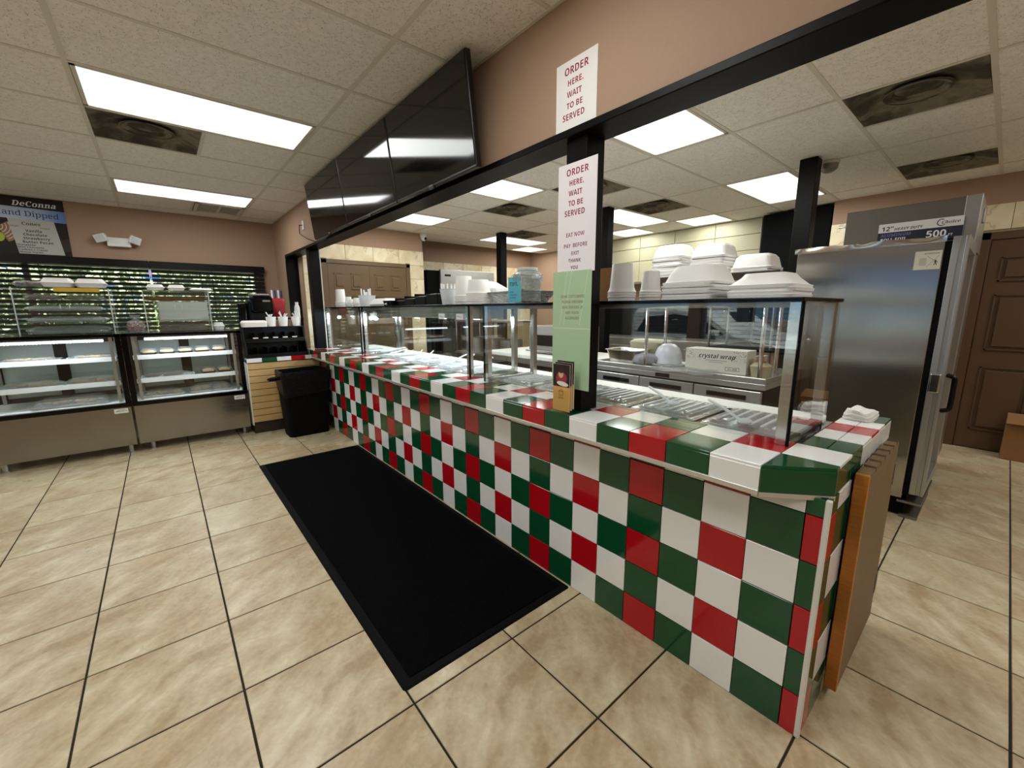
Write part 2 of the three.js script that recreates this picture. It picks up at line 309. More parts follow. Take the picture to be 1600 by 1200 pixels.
const kLights = [[1.965, 3.185, kz(1), kz(0)], [1.965, 3.185, kz(4), kz(3)], [1.965, 3.185, kz(7), kz(6)], [4.405, 5.625, kz(1), kz(0)], [4.405, 5.625, kz(4), kz(3)], [4.405, 5.625, kz(8), kz(7)], [5.625, 6.235, kz(3), kz(2)], [5.625, 6.235, kz(5), kz(4)], [5.625, 6.235, kz(9), kz(8)], [1.965, 3.185, kz(-4), kz(-5)], [4.405, 5.625, kz(-4), kz(-5)]];
const kVents = [[3.185, 3.795, kz(-1), kz(-2)], [5.015, 5.625, kz(-1), kz(-2)], [3.185, 3.795, kz(5), kz(4)], [4.405, 5.015, kz(7), kz(6)], [4.405, 5.015, kz(3), kz(2)], [3.185, 3.795, kz(3), kz(2)]];
ceiling('ceiling_kitchen', xk, zk, HK, [...kLights, ...kVents]);

function troffer([x0, x1, z0, z1], y, label, group, gain = 1) {
  const cx = (x0 + x1) / 2, cz = (z0 + z1) / 2, w = x1 - x0 - 0.03, d = z1 - z0 - 0.03, t = thing('ceiling_light', label, 'ceiling light', [cx, y, cz], 0, group);
  mesh('frame', [bx(-w / 2, w / 2, 0, 0.05, -d / 2, -d / 2 + 0.02), bx(-w / 2, w / 2, 0, 0.05, d / 2 - 0.02, d / 2), bx(-w / 2, -w / 2 + 0.02, 0, 0.05, -d / 2, d / 2), bx(w / 2 - 0.02, w / 2, 0, 0.05, -d / 2, d / 2), bx(-w / 2, w / 2, 0.05, 0.06, -d / 2, d / 2)], M.ceilBar, t);
  mesh('diffuser', bx(-w / 2 + 0.02, w / 2 - 0.02, 0.006, 0.012, -d / 2 + 0.02, d / 2 - 0.02), M.diffuser, t);
  const l = new THREE.RectAreaLight(PANEL_COLOR, PANEL * gain, w - 0.05, d - 0.05); l.position.set(cx, y + 0.004, cz); l.rotation.x = -Math.PI / 2; l.castShadow = true; scene.add(l);
}
const dl = ['long fluorescent ceiling panel beside the dark square vent', 'long fluorescent ceiling panel beside the slotted air return', 'fluorescent panel in the dining ceiling between counter and window wall', 'fluorescent panel by the back wall of the dining room', 'fluorescent panel by the window wall level with the dark vent', 'fluorescent panel in the corner of the two window walls', 'fluorescent panel by the middle of the window wall'];
dLights.forEach((q, i) => troffer(q, HD, dl[i], 'dining room ceiling panels'));
const kl = ['kitchen ceiling panel seen under the header beside the tall black post', 'kitchen ceiling panel over the tip jar end of the counter', 'kitchen ceiling panel before the brown double door', 'kitchen ceiling panel partly behind the black steel post by the smoke detector', 'kitchen ceiling panel behind the post with the order signs', 'kitchen ceiling panel crossed by the post near the freezer', 'short kitchen ceiling panel above the cream wall cladding', 'short kitchen ceiling panel beyond the stained square vents', 'short kitchen ceiling panel in the far corner over the freezer', 'kitchen ceiling panel over the passage past the counter end', 'kitchen ceiling panel over the passage by the brown six panel door'];
kLights.forEach((q, i) => troffer(q, HK, kl[i], 'kitchen ceiling panels', 1.4));
function vent([x0, x1, z0, z1], y, label) {
  const cx = (x0 + x1) / 2, cz = (z0 + z1) / 2, w = x1 - x0 - 0.03, d = z1 - z0 - 0.03, t = thing('ceiling_vent', label, 'air vent', [cx, y, cz], 0, 'stained square ceiling vents');
  mesh('plate', loft([[0.02, w, d, 0.01], [0.004, w, d, 0.01], [0.004, w - 0.05, d - 0.05, 0.01], [0.03, w - 0.16, d - 0.16, 0.02], [0.05, 0.24, 0.24, 0.1]], { bottom: false, top: true }), M.dirty, t);
  mesh('duct_collar', lathe([[0.1, 0.05], [0.12, 0.03], [0.15, 0.022], [0.155, 0.028], [0.125, 0.04], [0.11, 0.06]]), M.dirty, t);
}
vent([-0.217, 0.4, dz(2), dz(1)], HD, 'dark dusty square vent beside the long dining ceiling panel');
['large dark stained ceiling vent with a torn hole over the refrigerator', 'stained ceiling vent next to the kitchen back wall', 'dark ceiling vent above the tip jar', 'dark ceiling vent beside the panel crossed by a post', 'dark ceiling vent in front of the short panel over the cream cladding', 'dark ceiling vent half hidden by the post with order signs'].forEach((s, i) => vent(kVents[i], HK, s));
{
  const t = thing('air_return', 'slotted metal air return in the ceiling by the window wall', 'air vent', [0.73, HD, (dz(5) + dz(6)) / 2]);
  mesh('frame', [bx(-0.25, 0.25, -0.004, 0.02, -0.29, -0.25), bx(-0.25, 0.25, -0.004, 0.02, 0.25, 0.29), bx(-0.25, -0.21, -0.004, 0.02, -0.29, 0.29), bx(0.21, 0.25, -0.004, 0.02, -0.29, 0.29), bx(-0.012, 0.012, -0.003, 0.02, -0.25, 0.25)], M.ceilBar, t);
  mesh('backing', bx(-0.25, 0.25, 0.05, 0.06, -0.29, 0.29), M.ceilBar, t);
  for (let k = 0; k < 12; k++) mesh('slat', at(bx(-0.21, 0.21, -0.001, 0.001, -0.016, 0.016), 0, 0.012, -0.23 + k * 0.042, 0, 0.6), M.ceilBar, t);
}
// ---------------------------------------------------------------- windows, blinds and what lies outside
function blinds(name, label, len, drop, n, tilt, pos, turn) {
  const t = thing(name, label, 'window blind', pos, turn, 'black window blinds');
  mesh('headrail', bx(-len / 2, len / 2, -0.09, 0.0, -0.035, 0.035, 0.004), M.blackPlastic, t);
  const slat = bx(-len / 2 + 0.01, len / 2 - 0.01, -0.0016, 0.0016, -0.025, 0.025);
  for (let i = 0; i < n; i++) mesh('slat', slat, M.blind, t, [0, -0.125 - i * (drop / n), 0], [tilt, 0, 0]);
  for (const x of [-len / 2 + 0.2, 0, len / 2 - 0.2]) mesh('cord', bx(x - 0.002, x + 0.002, -drop - 0.1, -0.08, 0.024, 0.028), M.blackMatte, t);
  mesh('bottom_rail', bx(-len / 2, len / 2, -drop - 0.135, -drop - 0.115, -0.02, 0.02, 0.004), M.blackPlastic, t);
  return t;
}
blinds('window_blind', 'black slatted blind behind the glass pastry case on the slat counter side', 1.28, 1.0, 18, 0.9, [0.615, 2.012, -7.155], 0);
blinds('window_blind', 'black slatted blind under the ice cream poster', 1.9, 1.0, 18, 0.78, [-0.98, 2.012, -7.155], 0);
function windowUnit(name, w, h, pos, turn) {
  const f = struct(name, [bx(-w / 2, w / 2, 0, 0.05, -0.03, 0.03), bx(-w / 2, w / 2, h - 0.05, h, -0.03, 0.03), bx(-w / 2, -w / 2 + 0.05, 0, h, -0.03, 0.03), bx(w / 2 - 0.05, w / 2, 0, h, -0.03, 0.03), bx(-0.025, 0.025, 0, h, -0.03, 0.03)], M.alu);
  f.position.set(...pos); f.rotation.y = turn;
  mesh('pane', bx(-w / 2 + 0.05, -0.025, 0.05, h - 0.05, -0.004, 0.004), M.glass, f); mesh('pane', bx(0.025, w / 2 - 0.05, 0.05, h - 0.05, -0.004, 0.004), M.glass, f);
}
windowUnit('window_1', 4.59, 1.02, [-1.105, 0.95, -7.31], 0);
windowUnit('window_2', 3.15, 1.4, [-3.71, 0.75, -5.025], Math.PI / 2);
windowUnit('window_3', 3.05, 1.4, [-3.71, 0.75, -1.725], Math.PI / 2);
blinds('window_blind', 'black blind with open slats before the parking lot, towards the poster wall', 3.1, 1.3, 21, 0.02, [-3.55, 2.17, -5.02], Math.PI / 2);
blinds('window_blind', 'black blind with open slats before the parking lot, towards the counter end', 3.0, 1.3, 21, 0.02, [-3.55, 2.17, -1.72], Math.PI / 2);

struct('ground', [bx(-60, 60, -0.3, -0.21, -60, 60)], M.asphalt);
{ // clipped shrubs outside the far window: leaf cards on a rounded mass
  const leaf = new THREE.BufferGeometry(); leaf.setAttribute('position', new THREE.Float32BufferAttribute([0, 0, 0, 0.035, 0.05, 0.012, 0, 0.11, 0, 0, 0, 0, 0, 0.11, 0, -0.035, 0.05, 0.012], 3)); leaf.computeVertexNormals(); metric(leaf);
  const shrub = (x, z, rx, h, label) => {
    const t = thing('shrub', label, 'shrub', [x, -0.21, z], 0, 'shrubs outside the window');
    const n = 4200, inst = new THREE.InstancedMesh(leaf, M.leaf, n), m = new THREE.Matrix4(), q = new THREE.Quaternion(), e = new THREE.Euler();
    for (let i = 0; i < n; i++) { const a = rr(0, 6.283), u = Math.sqrt(rnd()) , y = rr(0.05, 1), w = Math.sqrt(Math.max(0.05, 1 - Math.pow(Math.abs(y - 0.5) * 1.9, 3))); e.set(rr(-1.2, 1.2), rr(0, 6.28), rr(-1.2, 1.2)); q.setFromEuler(e); const s = rr(0.8, 1.8); m.compose(new THREE.Vector3(Math.cos(a) * u * rx * w, y * h, Math.sin(a) * u * rx * 0.8 * w), q, new THREE.Vector3(s, s, s)); inst.setMatrixAt(i, m); }
    inst.name = 'foliage'; inst.castShadow = inst.receiveShadow = true; inst.userData.kind = 'stuff'; t.add(inst);
    mesh('stem', tube([[0, 0, 0], [0.03, h * 0.3, 0.02], [0, h * 0.6, 0]], 0.05), M.bark, t);
  };
  shrub(-2.6, -9.6, 1.0, 2.7, 'green shrub outside seen through the blind under the ice cream poster');
  shrub(-0.9, -9.4, 1.0, 2.5, 'leafy shrub outside behind the acrylic pastry box with pink pastry');
  shrub(0.8, -9.7, 1.05, 2.4, 'leafy shrub outside behind the acrylic box with white trays');
  shrub(2.4, -9.8, 1.0, 2.6, 'green shrub outside past the end of the window');
}
{ // the car that the sneeze guard mirrors, parked before the window wall
  const t = thing('parked_car', 'pale parked hatchback outside the dining room windows', 'car', [-6.7, -0.21, -4.6], -Math.PI / 2 + 0.12);
  const prof = [[-2.1, 0.32], [-2.15, 0.7], [-2.0, 0.92], [-1.85, 1.0], [-1.35, 1.5], [-0.2, 1.56], [0.55, 1.45], [1.15, 1.02], [1.95, 0.86], [2.15, 0.7], [2.15, 0.34], [1.75, 0.25], [-1.7, 0.25]];
  mesh('body', at(extrude(prof, 1.5, 0.1), 0, 0, -0.75), M.carPaint, t);
  const side = [[-1.3, 1.05], [-1.05, 1.4], [-0.2, 1.47], [0.45, 1.38], [0.95, 1.06]];
  for (const s of [-1, 1]) { mesh('side_window', at(extrude(side, 0.02), 0, 0, s * 0.855 - 0.01), M.carGlass, t); mesh('wing_mirror', bx(0.72, 0.9, 1.02, 1.15, s * 0.9, s * 1.05, 0.03), M.carPaint, t); mesh('door_handle', bx(-0.2, 0.0, 0.92, 0.95, s * 0.85, s * 0.88, 0.01), M.chrome, t); }
  mesh('windscreen', at(bx(-0.36, 0.36, -0.62, 0.62, -0.01, 0.01), 0.93, 1.26, 0, Math.PI / 2, 0, 0).applyMatrix4(new THREE.Matrix4()), M.carGlass, t);
  for (const x of [-1.35, 1.35]) for (const s of [-1, 1]) { const w = mesh('wheel', at(cyl(0.32, 0.32, -0.1, 0.1, 28), 0, 0, 0, 0, Math.PI / 2), M.tyre, t, [x, 0.32, s * 0.8]); mesh('hub', at(cyl(0.2, 0.2, -0.105, 0.105, 20), 0, 0, 0, 0, Math.PI / 2), M.alu, w); }
}

// ---------------------------------------------------------------- tiled serving counter
const S = 0.1552, CF = 1.432, CE = -0.26, CL = -5.56, ROWS = [0.0, 0.15, 0.305, 0.4605, 0.616, 0.771, 0.829];
const counter = thing('serving_counter', 'long serving counter faced with red, green and white tiles', 'counter', [CF, 0, CE]);
mesh('body', [bx(0.012, 0.2, 0, 0.83, CL - CE, -0.012), bx(0.2, 0.78, 0, 0.83, -0.17, -0.012)], M.tileGrout, counter);
{
  const col = (c, j) => [['R', 'G'], ['G', 'W'], ['W', 'R'], ['G', 'W']][c % 4][j % 2];
  for (let c = 0; ; c++) {
    const z1 = c === 0 ? -0.006 : -0.058 - (c - 1) * S, z0 = -0.058 - c * S; if (CE + z0 < CL) break;
    for (let j = 0; j < 6; j++) mesh('front_tile', tileGeo(z1 - z0 - 0.0028, ROWS[j + 1] - ROWS[j] - 0.0028, 0.012, 0.0012), TILE[col(c, j)], counter, [0.012, (ROWS[j] + ROWS[j + 1]) / 2, (z0 + z1) / 2], [0, -Math.PI / 2, 0]);
  }
  const ex = [0.012, 0.1, 0.255, 0.41, 0.565, 0.72, 0.815];
  for (let i = 0; i < 6; i++) for (let j = 0; j < 6; j++) mesh('end_tile', tileGeo(ex[i + 1] - ex[i] - 0.0028, ROWS[j + 1] - ROWS[j] - 0.0028, 0.012, 0.0012), TILE[[['R', 'G'], ['G', 'W'], ['W', 'R'], ['G', 'W']][(i + 0) % 4][j % 2]], counter, [(ex[i] + ex[i + 1]) / 2, (ROWS[j] + ROWS[j + 1]) / 2, -0.012], [0, 0, 0]);
  mesh('corner_trim', bx(-0.003, 0.013, 0, 0.83, -0.012, 0.003, 0.003), M.trimWhite, counter);
}
const TY = 0.92, TF = 1.335;
const top = thing('countertop', 'tiled countertop with checkered edge and metal trim along the front', 'countertop', [0, 0, 0]);
{
  const zf = -0.42, L = CL + 0.01;
  // bed follows the cut corner
  const bed = new THREE.Shape([[TF + 0.012, -L], [TF + 0.012, -zf], [1.473, 0.272], [2.34, 0.272], [2.34, 0.4], [1.66, 0.43], [1.66, -L]].map(([x, z]) => new THREE.Vector2(x, z)));
  mesh('bed', metric(flat(new THREE.ExtrudeGeometry(bed, { depth: 0.078, bevelEnabled: false }).rotateX(-Math.PI / 2).translate(0, 0.832, 0))), M.tileGrout, top);
  const fas = (i) => ['W', 'G', 'R', 'G'][i % 4], back = { W: 'R', G: 'W', R: 'G' };
  const horiz = (n, x0, x1, z0, z1, c) => mesh(n, tileGeo(x1 - x0 - 0.0026, z1 - z0 - 0.0026, 0.01, 0.0014), TILE[c], top, [(x0 + x1) / 2, TY - 0.01, (z0 + z1) / 2], [-Math.PI / 2, 0, 0]);
  for (let i = 0; ; i++) {
    const z1 = zf - i * S, z0 = z1 - S; if (z0 < L) break;
    const c = fas(i);
    horiz('top_tile', TF, 1.505, z0, z1, c); horiz('top_tile', 1.505, 1.66, z0, z1, back[c]);
    mesh('edge_tile', tileGeo(S - 0.0026, 0.078, 0.012, 0.0014), TILE[c], top, [TF + 0.012, 0.871, (z0 + z1) / 2], [0, -Math.PI / 2, 0]);
  }
  // corner: a cut tile, its edge and the end strip
  const wedge = (pts, c, n = 'top_tile') => { const s = new THREE.Shape(pts.map(([x, z]) => new THREE.Vector2(x, -z))); mesh(n, metric(flat(new THREE.ExtrudeGeometry(s, { depth: 0.0086, bevelEnabled: true, bevelSize: 0.0012, bevelThickness: 0.0014, bevelSegments: 1 }).rotateX(-Math.PI / 2).translate(0, TY - 0.01, 0))), TILE[c], top); };
  wedge([[TF + 0.006, zf + 0.003], [1.4735, -0.2645], [1.502, -0.2645], [1.502, zf + 0.003]], 'G');
  wedge([[1.508, zf + 0.003], [1.508, -0.2645], [1.657, -0.2645], [1.657, zf + 0.003]], 'W');
  const a = Math.atan2(0.16, 0.138), len = Math.hypot(0.16, 0.138);
  mesh('edge_tile', tileGeo(len - 0.003, 0.078, 0.012, 0.0014), TILE.G, top, [(TF + 1.473) / 2 + 0.006, 0.871, (zf - 0.26) / 2 - 0.006], [0, -Math.PI / 2 + Math.atan2(0.138, 0.16), 0]);
  const ex = [1.66, 1.805, 1.95, 2.085, 2.2, 2.34], ec = ['G', 'W', 'R', 'W', 'G'];
  for (let i = 0; i < 5; i++) { horiz('top_tile', ex[i], ex[i + 1], -0.335, -0.262, ec[i]); horiz('top_tile', ex[i], ex[i + 1], -0.408, -0.335, ec[i]); mesh('edge_tile', tileGeo(ex[i + 1] - ex[i] - 0.0026, 0.078, 0.01, 0.0014), TILE[i === 0 ? 'G' : 'W'], top, [(ex[i] + ex[i + 1]) / 2, 0.871, -0.272]); }
  mesh('edge_tile', tileGeo(0.18, 0.078, 0.01, 0.0014), TILE.G, top, [1.566, 0.871, -0.272]);
  mesh('edge_trim', [bx(TF - 0.004, CF, 0.822, 0.832, L, zf, 0.003), bx(TF - 0.006, TF + 0.002, 0.822, 0.84, L, zf, 0.002)], M.trimMetal, top);
  mesh('edge_trim', at(bx(-len / 2, len / 2, 0.818, 0.836, -0.004, 0.006, 0.003), (TF + 1.473) / 2, 0, (zf - 0.26) / 2, Math.PI / 2 + Math.atan2(0.138, 0.16)), M.trimMetal, top);
}
// hinged half door folded back against the counter end
{
  const t = thing('half_door', 'wooden half door with notched top edge folded against the counter end', 'door', [1.68, 0.045, -0.252]);
  const pts = [[0, 0], [0.56, 0.0], [0.56, 0.8]]; for (let k = 0; k < 6; k++) { const x = 0.5 - k * 0.085; pts.push([x + 0.03, 0.81], [x + 0.028, 0.795], [x + 0.006, 0.795], [x + 0.004, 0.81]); } pts.push([0, 0.81]);
  mesh('panel', at(extrude(pts, 0.034), 0.012, 0, 0), std('#857a6b', 0.6, { map: tWood }), t);
  mesh('edge_strip', bx(-0.008, 0.012, 0, 0.81, -0.001, 0.036, 0.003), M.woodDark, t);
  for (const y of [0.12, 0.62]) mesh('hinge', [cyl(0.006, 0.006, y, y + 0.09, 10, 0.58, 0.03), bx(0.55, 0.58, y, y + 0.09, 0.034, 0.037)], M.steelDull, t);
}
// steam table behind the tile: well deck and white cutting board
{
  const t = thing('steam_table', 'stainless steam table deck let in behind the countertop', 'steam table', [0, 0, 0]);
  mesh('deck', [bx(1.665, 2.24, 0.862, 0.885, CL, -0.44)], M.steel, t);
  mesh('rear_panel', bx(2.215, 2.235, 0.08, 0.862, CL, -0.45), M.steel, t);
  for (let k = 0; k < 4; k++) mesh('leg', cyl(0.025, 0.025, 0, 0.862, 12, 2.0, -0.7 - k * 1.5), M.steel, t);
  mesh('deck_lip', [bx(1.662, 1.676, 0.885, 0.916, CL, -0.44, 0.003), bx(2.044, 2.06, 0.885, 0.916, CL, -0.44, 0.003)], M.steel, t);
  whole('cutting_board', bx(2.06, 2.212, 0.89, 0.918, CL + 0.02, -0.46, 0.005), M.board, 'long white cutting board along the rear of the steam table', 'cutting board');
}
// ---------------------------------------------------------------- food pans, lids, food and spoons
const pan = (() => {
  const t = thing('food_pan', 'steel food pan with clear ridged lid in the steam table', 'food pan', [0, 0, 0], 0, 'lidded pans in the steam table');
  mesh('pan', loft([[0.01, 0.356, 0.31, 0.02], [0.014, 0.36, 0.314, 0.02], [0.014, 0.335, 0.285, 0.03], [-0.03, 0.315, 0.265, 0.03]], { bottom: false, top: true }), M.steel, t);
  const lid = mesh('lid', loft([[0.015, 0.356, 0.306, 0.02], [0.021, 0.356, 0.306, 0.02], [0.021, 0.32, 0.27, 0.03], [0.03, 0.3, 0.25, 0.03]], { bottom: false }), M.clear, t);
  for (let k = 0; k < 6; k++) mesh('ridge', bx(-0.13, 0.13, 0.03, 0.036, -0.105 + k * 0.042 - 0.006, -0.105 + k * 0.042 + 0.006, 0.002), M.milky, lid);
  return t;
})();
const panZ = []; for (let k = 0; k < 5; k++) panZ.push(-0.62 - k * 0.34); for (let k = 0; k < 5; k++) panZ.push(-2.52 - k * 0.37); for (let k = 0; k < 2; k++) panZ.push(-4.55 - k * 0.4);
const near = ['clear lidded food pan at the steel end post of the sneeze guard', 'clear lidded food pan second from the end post of the sneeze guard', 'clear lidded food pan holding yellow corn'];
const nth = ['first', 'second', 'third', 'fourth', 'fifth', 'sixth', 'seventh', 'eighth', 'ninth', 'tenth', 'eleventh', 'twelfth'];
panZ.forEach((z, i) => { const p = i ? copy(pan, [1.86, 0.92, z]) : pan; p.position.set(1.855, 0.902, z); p.userData.label = near[i] || (i < 5 ? `clear lidded food pan ${nth[i]} from the end post, beside the corn` : i < 10 ? `clear lidded food pan ${nth[i - 5]} from the order sign end under the long sneeze guard` : `clear lidded food pan ${nth[i - 10]} from the joint under the short far sneeze guard`); });
function foodHeap(w, d, h, n, mat, name, label, pos) {
  const g = new THREE.SphereGeometry(1, 6, 4), out = [];
  for (let i = 0; i < n; i++) { const x = rr(-w / 2, w / 2), z = rr(-d / 2, d / 2); out.push(g.clone().scale(rr(0.008, 0.013), rr(0.006, 0.01), rr(0.008, 0.012)).translate(x, rr(0, h), z)); }
  const m = whole(name, join([bx(-w / 2, w / 2, -0.02, 0, -d / 2, d / 2), ...out]), mat, label, 'food', null, pos); m.userData.kind = 'stuff'; return m;
}
foodHeap(0.2, 0.16, 0.012, 110, M.corn, 'corn', 'yellow corn in a lidded steam table pan', [1.88, 0.91, -1.3]);
foodHeap(0.18, 0.14, 0.008, 60, M.green, 'green_beans', 'green vegetables in a lidded steam table pan', [1.8, 0.905, -0.93]);
foodHeap(0.2, 0.16, 0.008, 60, M.sauce, 'stew', 'reddish stew in the pan at the end post', [1.93, 0.905, -0.6]);
// serving spoons lying across the pans
const spoon = (label, x0, z0, x1, z1, y1 = 0.99) => {
  const t = thing('serving_spoon', label, 'serving spoon', [x0, 0.945, z0], 0, 'serving spoons across the steam table');
  const dx = x1 - x0, dz2 = z1 - z0, dy = y1 - 0.945;
  mesh('handle', [tube([[0, 0.006, 0], [dx * 0.5, dy * 0.55 + 0.006, dz2 * 0.5], [dx, dy, dz2]], 0.0065, 8)], M.milky, t);
  mesh('bowl', new THREE.SphereGeometry(0.028, 14, 8).scale(1.3, 0.35, 0.9).translate(-dx * 0.08, 0.012, -dz2 * 0.08), M.milky, t);
};
spoon('clear plastic spoon across the food pan at the end post', 1.7, -0.62, 1.9, -0.84, 0.97);
spoon('clear plastic spoon across the second food pan', 1.78, -0.96, 1.98, -1.2, 0.97);
spoon('clear plastic spoon beside the corn pan', 1.76, -1.38, 1.96, -1.66, 0.97);
for (let k = 0; k < 9; k++) spoon(`clear serving spoon ${nth[k]} from the order sign end under the long sneeze guard`, rr(1.72, 1.84), -2.5 - k * 0.21, rr(1.9, 2.05), -2.62 - k * 0.21 + rr(-0.1, 0.1), rr(0.96, 1.03));

// ---------------------------------------------------------------- sneeze guards
const GT = 1.408;
function guard(z0, z1, label, housing, nTag) {
  const t = thing('sneeze_guard', label, 'sneeze guard', [1.6, 0.92, z1]), L = z1 - z0, h = GT - 0.92;
  mesh('top_shelf', bx(-0.025, 0.47, h, h + 0.014, -L - 0.005, 0.005, 0.003), M.blackGloss, t);
  for (const z of [-0.02, -L + 0.02]) { mesh('post', bx(-0.012, 0.022, 0, h, z - 0.018, z + 0.018, 0.003), M.steel, t); mesh('post', bx(0.39, 0.425, 0, h, z - 0.018, z + 0.018, 0.003), M.steel, t); mesh('sill', bx(0.0, 0.41, 0.0, 0.026, z - 0.012, z + 0.012, 0.003), M.steel, t); }
  mesh('front_pane', bx(-0.02, -0.013, 0.008, h, -L, 0), M.glass, t);
  for (const z of [0.0, -L]) mesh('end_pane', bx(-0.013, 0.44, 0.01, h, z - 0.003, z + 0.003), M.glass, t);
  mesh('edge_gasket', [bx(-0.016, -0.008, 0.0, h, -0.004, 0.006), bx(-0.016, -0.008, 0.0, h, -L - 0.006, -L + 0.004)], M.blackMatte, t);
  mesh('top_rail', bx(-0.01, 0.01, h - 0.02, h, -L, 0, 0.002), M.steelDull, t);
  if (housing) {
    mesh('lamp_housing', bx(0.12, 0.34, h - 0.09, h - 0.004, -L + 0.06, -0.06, 0.006), M.steelDull, t);
    const n = housing;
    for (let k = 0; k < n; k++) { const z = -L + 0.25 + k * (L - 0.5) / Math.max(1, n - 1); mesh('spot_lamp', cyl(0.022, 0.022, h - 0.098, h - 0.088, 14, 0.23, z), M.led, t); const l = new THREE.PointLight('#e9f2ff', 0.5, 0, 2); l.position.set(1.83, 0.92 + h - 0.115, z1 + z); l.castShadow = true; scene.add(l); }
  }
  for (const z of nTag || []) mesh('brand_sticker', new THREE.PlaneGeometry(0.085, 0.04).rotateY(-Math.PI / 2).translate(-0.0206, h - 0.07, z), stickerMat, t);
  return t;
}
const stickerMat = new THREE.MeshStandardMaterial({ roughness: 0.6, map: canvasTex(128, 64, (c, w, h) => { c.fillStyle = '#dfe3e4'; c.fillRect(0, 0, w, h); c.strokeStyle = '#59636a'; c.lineWidth = 6; c.beginPath(); c.moveTo(14, 30); c.bezierCurveTo(30, 20, 40, 44, 56, 30); c.bezierCurveTo(64, 24, 66, 50, 74, 42); c.stroke(); c.fillStyle = '#59636a'; c.fillRect(92, 26, 8, 18); }) });
guard(-2.165, -0.43, 'clear glass sneeze guard at the open end of the counter', 0);
guard(-4.27, -2.335, 'long glass sneeze guard in the middle of the counter with lamps under its top', 4, [-0.1, -0.34]);
guard(-5.5, -4.335, 'short glass sneeze guard beside the far black post', 2);

// ---------------------------------------------------------------- black posts
whole('black_post', [bx(-0.058, 0.058, 0, 1.178, -0.058, 0.058, 0.004)], M.black, 'black square post on the countertop carrying the order signs', 'post', null, [1.492, 0.92, -1.272]);
whole('black_post', [bx(-0.055, 0.055, 0, 1.178, -0.06, 0.06, 0.004)], M.black, 'black square post on the countertop before the double door', 'post', null, [1.487, 0.92, -5.47]);
tag(mesh('corner_bead', bx(-0.006, 0.006, 0, 1.178, -0.01, 0.01), M.trimWhite, null, [1.553, 0.92, -5.42]), 'thin cream strip along the edge of the far black post', 'trim strip');
whole('steel_post', [bx(-0.062, 0.062, 0, HK, -0.062, 0.062, 0.004)], M.black, 'black kitchen post rising beside the refrigerator', 'post', null, [4.235, 0, -1.21]);
whole('steel_post', [bx(-0.055, 0.055, 0, HK, -0.055, 0.055, 0.004)], M.black, 'black kitchen post behind the post with the order signs', 'post', null, [4.28, 0, -3.28]);
whole('steel_post', [bx(-0.06, 0.06, 0, HK, -0.06, 0.06, 0.004)], M.black, 'black kitchen post behind the tip jar', 'post', null, [4.32, 0, -5.38]);

// ---------------------------------------------------------------- televisions
{
  const zs = [-1.83, -2.765, -3.735, -4.72], lb = ['black wall television next to the order signs', 'black wall television between the two others', 'black wall television farthest along the wall by the wall outlet'];
  for (let i = 0; i < 3; i++) {
    const w = zs[i] - zs[i + 1] - 0.012, zc = (zs[i] + zs[i + 1]) / 2, t = thing('television', lb[i], 'television', [1.33, 2.1, zc], 0, 'three menu televisions'); t.rotation.z = 6.3 * RAD;
    mesh('case', [bx(-0.012, 0.022, 0, 0.522, -w / 2, w / 2, 0.006), bx(0.02, 0.045, 0.06, 0.4, -w / 2 + 0.12, w / 2 - 0.12, 0.01)], M.tvEdge, t);
    mesh('screen', bx(-0.0145, -0.0115, 0.014, 0.514, -w / 2 + 0.008, w / 2 - 0.008), M.tv, t);
    mesh('wall_bracket', [bx(0.03, 0.075, 0.12, 0.34, -0.1, 0.1)], M.blackMatte, t);
    mesh('sensor_tab', bx(-0.014, -0.002, -0.012, 0.004, -0.03, 0.03, 0.003), M.blackPlastic, t);
    mesh('maker_badge', bx(-0.0155, -0.0135, 0.003, 0.011, -0.02, 0.02), M.chrome, t);
  }
  const t = thing('wall_outlet', 'small white cable outlet with a thin wire on the brown wall', 'outlet', [1.434, 2.33, -5.54]);
  mesh('plate', bx(-0.008, 0, 0, 0.1, -0.035, 0.035, 0.003), M.white, t);
  mesh('wire', tube([[-0.01, 0.05, 0], [-0.04, 0.045, -0.02], [-0.07, 0.03, 0.1], [-0.06, -0.06, 0.05], [-0.03, -0.14, 0.25], [-0.02, -0.2, 0.5]], 0.004, 6, 30), M.blackMatte, t);
}

// ---------------------------------------------------------------- signs
const line = (c, s, x, y, font, col, al = 'center') => { c.font = font; c.fillStyle = col; c.textAlign = al; c.fillText(s, x, y); };
function sheet(name, w, h, tex, label, pos, rot, category = 'sign', t = 0.0015) {   // paper facing +Z before its turn
  const m = tag(new THREE.Group(), label, category); m.name = numbered(name); m.position.set(...pos); m.rotation.set(...rot); scene.add(m);
  mesh('paper', bx(-w / 2, w / 2, -h / 2, h / 2, -t, 0), M.paper, m);
  const g = new THREE.PlaneGeometry(w, h); g.translate(0, 0, 0.0004);
  mesh('print', g, new THREE.MeshStandardMaterial({ map: tex, roughness: 0.75 }), m);
  return m;
}
const RED = '#8e1f3a';
const order = (c, y, k) => { line(c, 'ORDER', 200, y, `bold ${72 * k}px sans-serif`, RED); line(c, 'HERE.', 195, y + 78 * k, `bold ${58 * k}px sans-serif`, RED); line(c, 'WAIT', 185, y + 156 * k, `bold ${58 * k}px sans-serif`, RED); line(c, 'TO BE', 190, y + 234 * k, `bold ${58 * k}px sans-serif`, RED); line(c, 'SERVED', 180, y + 312 * k, `bold ${62 * k}px sans-serif`, RED); };
const paperBg = (c, w, h, col = '#ece8e4') => { c.fillStyle = col; c.fillRect(0, 0, w, h); };
sheet('paper_sign', 0.222, 0.262, canvasTex(400, 472, (c, w, h) => { paperBg(c, w, h); order(c, 96, 1); }), 'paper sign reading order here on the wall above the beam', [1.432, 2.274, -1.281], [0, -Math.PI / 2, 0]);
